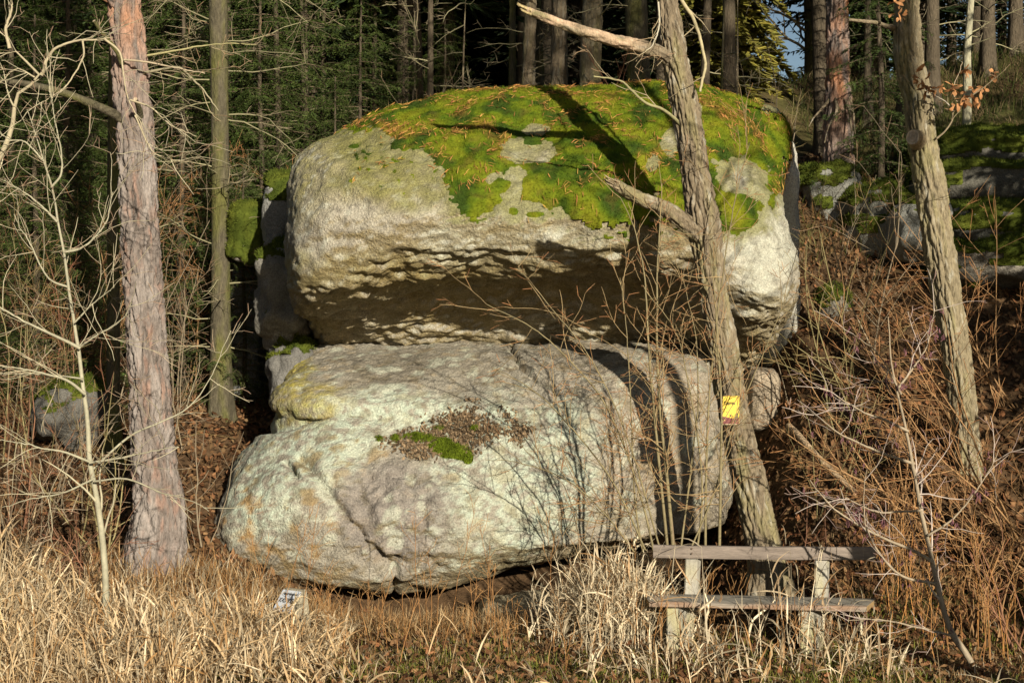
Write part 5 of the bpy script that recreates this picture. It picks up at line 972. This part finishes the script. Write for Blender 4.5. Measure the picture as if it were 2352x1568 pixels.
# ------------------------------------------------------------------ grass, leaves, weeds
rg = rng_(1201)
def pick(n, x0, x1, y0, y1): return rg.uniform(x0, x1, n), rg.uniform(y0, y1, n)
STRAW = np.array([.66, .475, .25]); PALE = np.array([.78, .67, .46]); RUST = np.array([.42, .23, .085])
def reed_stand(mb, x_, y_, h, leafn=4, tint=STRAW):
    n = len(x_); h = h * np.clip(1 + .9 * fbm(np.c_[x_, y_, x_ * 0] * 1.6, 2, 91), .4, 1.5); b = np.c_[x_, y_, HN(x_, y_) - .03]; ph = rg.normal(-.3, 1.4, n) + math.pi * .5; e0 = rg.normal(1.45, .16, n); be = rg.uniform(0, .6, n)
    col = mix(tint, PALE, rg.uniform(0, 1, (n, 1))) * rg.uniform(.65, 1.2, (n, 1)); ribbons(mb, b, ph, e0, be, h, rg.uniform(.005, .009, n), (1, 1, .9, .8, .6, .3), col, rg.uniform(0, 3, n))
    for q in range(leafn):
        t = rg.uniform(.25, 1.0, n); e = e0 - be * .5 * t ** 1.3; L_ = (h * t)[:, None] * np.stack([np.cos(ph) * np.cos(e), np.sin(ph) * np.cos(e), np.sin(e)], -1)
        N_ = n; c2 = mix(col * rg.uniform(.55, 1.3, (n, 1)), RUST, rg.uniform(0, 1, (n, 1)) ** 3); ribbons(mb, b + L_, rg.uniform(0, 6.28, N_), rg.uniform(.3, 1.5, N_), rg.uniform(0, 1.7, N_), rg.uniform(.16, .42, N_), rg.uniform(.007, .018, N_), (.5, 1, 1, .8, .5, .1), c2, rg.uniform(-1, 1, N_), wig=rg.normal(0, .4, N_))
mb = MB()
x_, y_ = pick(1500, -5.3, -2.6, 10.9, 13.4); hh = (.44 + .46 * sstep(-3.4, -4.9, x_)) * rg.uniform(.5, 1.15, len(x_)) * (1 - .25 * sstep(12.6, 13.4, y_)); reed_stand(mb, x_, y_, hh)
x_, y_ = pick(360, -5.0, 4.8, 10.7, 11.6); k_ = rg.random(len(x_)) < mix(1., .25, sstep(-2.5, -1, x_)); reed_stand(mb, x_[k_], y_[k_], rg.uniform(.12, .42, k_.sum()), 3)
x_, y_ = pick(420, -2.8, -1.5, 11.0, 13.1); reed_stand(mb, x_, y_, rg.uniform(.15, .45, len(x_)) * (1 - .4 * sstep(-2.4, -1.6, x_)))
tag(mb.build('reed_grass', M['grass']), 'tall straw-coloured reed grass below the pine and pale sapling', 'grass', kind='stuff')
mb = MB(); n = 430; x_ = rg.normal(.95, .30, n); y_ = rg.normal(12.95, .22, n); reed_stand(mb, x_, y_, rg.uniform(.4, .95, n) * np.exp(-((x_ - .95) / .75) ** 2), 5, PALE * .95)
x_, y_ = pick(70, .5, 3.3, 11.3, 12.2); reed_stand(mb, x_, y_, rg.uniform(.12, .3, len(x_)), 4, PALE)
x_, y_ = pick(34, 1.5, 3.1, 12.0, 12.4); reed_stand(mb, x_, y_, rg.uniform(.35, .95, len(x_)), 4, PALE)
tag(mb.build('reed_grass', M['grass']), 'pale clump of reed grass between lower boulder and bench', 'grass', kind='stuff')
def low_grass(mb, n, x0, x1, y0, y1, h, tints, w=(.004, .009), dens=None):
    x_, y_ = pick(n, x0, x1, y0, y1)
    if dens is not None: k = rg.random(n) < dens(x_, y_); x_, y_ = x_[k], y_[k]
    n = len(x_); c = np.array(tints)[rg.integers(0, len(tints), n)] * rg.uniform(.55, 1.3, (n, 1)); ribbons(mb, np.c_[x_, y_, HN(x_, y_) - .015], rg.uniform(0, 6.28, n), rg.uniform(.5, 1.5, n), rg.uniform(.1, 1.9, n), rg.uniform(*h, n), rg.uniform(*w, n), (1, .9, .2), c, rg.uniform(-.6, .6, n))
mb = MB(); TT = [STRAW * .9, STRAW * .6, RUST, RUST * .6, RUST * .8, PALE * .8]; TC = [STRAW * .7, RUST, RUST * .6, RUST * .5, STRAW * .5, PALE * .6]
low_grass(mb, 16000, -5.4, -2.4, 10.8, 13.3, (.10, .32), TT); low_grass(mb, 17000, -2.4, 5.4, 10.8, 13.3, (.04, .13), TC); low_grass(mb, 9000, -5.2, -2.2, 13.0, 14.6, (.10, .36), TT)
low_grass(mb, 7500, -2.2, 1.8, 13.2, 14.7, (.12, .32), [STRAW * .8, RUST, STRAW * .6, RUST * .7]); low_grass(mb, 6000, -3.2, 2.2, 13.6, 15.0, (.05, .16), [STRAW * .8, RUST, RUST * .7, STRAW * .5]); low_grass(mb, 8000, -2.4, 4.8, 13.0, 14.3, (.05, .13), [STRAW * .8, RUST, RUST * .7])
tag(mb.build('dry_turf', M['grass']), 'matted tan and rust dry turf along the foot of the boulders', 'grass', kind='stuff')
mb = MB(); GG = [np.array([.20, .22, .035]), np.array([.26, .25, .05]), np.array([.15, .18, .03])]
low_grass(mb, 36000, -2.6, 5.0, 11.1, 13.5, (.05, .13), GG, dens=lambda x_, y_: np.clip(.35 + 1.3 * fbm(np.c_[x_, y_, x_ * 0] * .9, 2, 77), .03, 1))
tag(mb.build('green_turf', M['grass']), 'patchy short olive-green turf in front of boulder and bench', 'grass', kind='stuff')
# crest tufts, right bank tufts
mb = MB()
for u_, Y, n, s in ((1200, 18.4, 260, .35), (1130, 18.5, 140, .3), (1540, 18.3, 110, .25), (1420, 18.3, 60, .25), (1000, 18.7, 80, .4), (1310, 18.3, 80, .3)):
    x_ = qx(u_, Y) + rg.normal(0, s, n); y_ = Y + rg.normal(0, .25, n); c = STRAW * rg.uniform(.5, 1.1, (n, 1)); zb = np.maximum(HN(x_, y_), 5.6) - .02
    ribbons(mb, np.c_[x_, y_, zb], rg.uniform(0, 6.28, n), rg.uniform(.6, 1.5, n), rg.uniform(.3, 2, n), rg.uniform(.2, .5, n), .010, (1, 1, .8, .5, .1), c, rg.uniform(-.6, .6, n))
low_grass(mb, 5000, -.6, 4.6, 18.4, 20.5, (.08, .25), [STRAW * .5, RUST * .6, np.array([.12, .13, .03])], (.006, .014)); low_grass(mb, 14000, 4.6, 10, 19.5, 25, (.10, .35), [np.array([.08, .09, .02]), STRAW * .3, np.array([.06, .08, .018])], (.006, .014))
tag(mb.build('crest_grass', M['grass']), 'tufts of dry and greenish grass along the crest behind the boulder', 'grass', kind='stuff')
# dead leaves
def leaves(mb, n, x0, x1, y0, y1, dens=None, tint=(.165, .085, .038)):
    x_, y_ = pick(n, x0, x1, y0, y1)
    if dens is not None: k = rg.random(n) < dens(x_, y_); x_, y_ = x_[k], y_[k]
    n = len(x_); e = .05; hz = HN(x_, y_); ph = rg.uniform(0, 6.28, n); sl = np.arctan((HN(x_ + np.cos(ph) * e, y_ + np.sin(ph) * e) - hz) / e)
    c = np.array(tint) * rg.uniform(.35, 1.8, (n, 1)) * (1 + np.array([0, .25, .3]) * rg.uniform(-.6, 1, (n, 1)))
    ribbons(mb, np.c_[x_, y_, hz + rg.uniform(.005, .05, n)], ph, sl + rg.normal(.1, .35, n), rg.uniform(-.9, 1.3, n), rg.uniform(.05, .11, n), rg.uniform(.03, .06, n), (.3, 1, .15), c, rg.normal(0, .5, n))
mb = MB(); leaves(mb, 26000, 1.9, 9, 12.8, 21, lambda x_, y_: (x_ < 2.2 + .33 * (y_ - 12)) | (x_ > 2.0)); tag(mb.build('leaf_litter', M['leaf']), 'brown fallen leaves covering the right bank behind the bench', 'leaf litter', kind='stuff')
mb = MB(); leaves(mb, 17000, -7.5, -2.3, 13.0, 20.5); tag(mb.build('leaf_litter', M['leaf']), 'brown fallen leaves covering the left slope around the pine', 'leaf litter', kind='stuff')
mb = MB(); leaves(mb, 9000, -3.4, 5, 11.2, 15.4, None, (.20, .10, .045)); tag(mb.build('leaf_litter', M['leaf']), 'scattered fallen leaves in the turf before the boulders', 'leaf litter', kind='stuff')
# dry weed stalks, rust coloured
mb = MB(); CW = dict(seg=.06, wig=.07, trop=(.02, .02, .0), levels=2, dens=(9, 9), ratio=.3, ang=(20, 50), rmin=.0022, t0=.45, col=((.34, .17, .06), (.36, .19, .07), (.38, .22, .09)))
for _ in range(150):
    x_ = rg.uniform(-4.5, 5.0); y_ = rg.uniform(11.6, 13.6); grow(mb, rg, [x_, y_, HZ(x_, y_) - .02], [rg.normal(0, .12), rg.normal(0, .1), 1], rg.uniform(.25, .75), .004, 0, CW)
for u_, v_ in ((600, 1230), (640, 1200), (690, 1180), (575, 1260), (970, 1200), (1040, 1180), (1130, 1220), (1450, 1200), (1260, 1180), (990, 1260)):
    q = P(u_, v_, 13.3); z_ = HZ(q[0], 13.3); grow(mb, rg, [q[0], 13.3, z_ - .02], [rg.normal(0, .08), 0, 1], q[2] - z_ + .1, .0045, 0, CW)
for _ in range(34):
    x_ = rg.uniform(3.2, 5.2); y_ = rg.uniform(12.2, 13.6); grow(mb, rg, [x_, y_, HZ(x_, y_) - .02], [rg.normal(0, .08), rg.normal(0, .1), 1], rg.uniform(.5, 1.2), .005, 0, dict(CW, col=((.42, .20, .06), (.42, .22, .08), (.42, .26, .12))))
tag(mb.build('dry_weeds', M['twig']), 'thin rust-coloured dry weed stalks scattered through the grass', 'weeds', kind='stuff')

# ------------------------------------------------------------------ sub-parts hang on their parts
def under(root, child, part, k=0):
    cs = [c for c in root.children if c.name.split('.')[0] == child]; ps = [c for c in root.children if c.name.split('.')[0] == part]
    for i_, c in enumerate(cs):
        c.parent = ps[min(i_, len(ps) - 1)] if k is None else ps[k]; c.location = (0, 0, 0)
under(oak, 'splinters', 'broken_branch', None); under(roak, 'knot_face', 'knot_collar'); under(roak, 'withered_leaves', 'leafy_twig'); under(boulder, 'moss_fibres', 'moss_cover'); under(pine, 'needles', 'crown'); under(sgn, 'pictogram', 'pictogram_frame'); under(alder, 'catkins', 'stem')
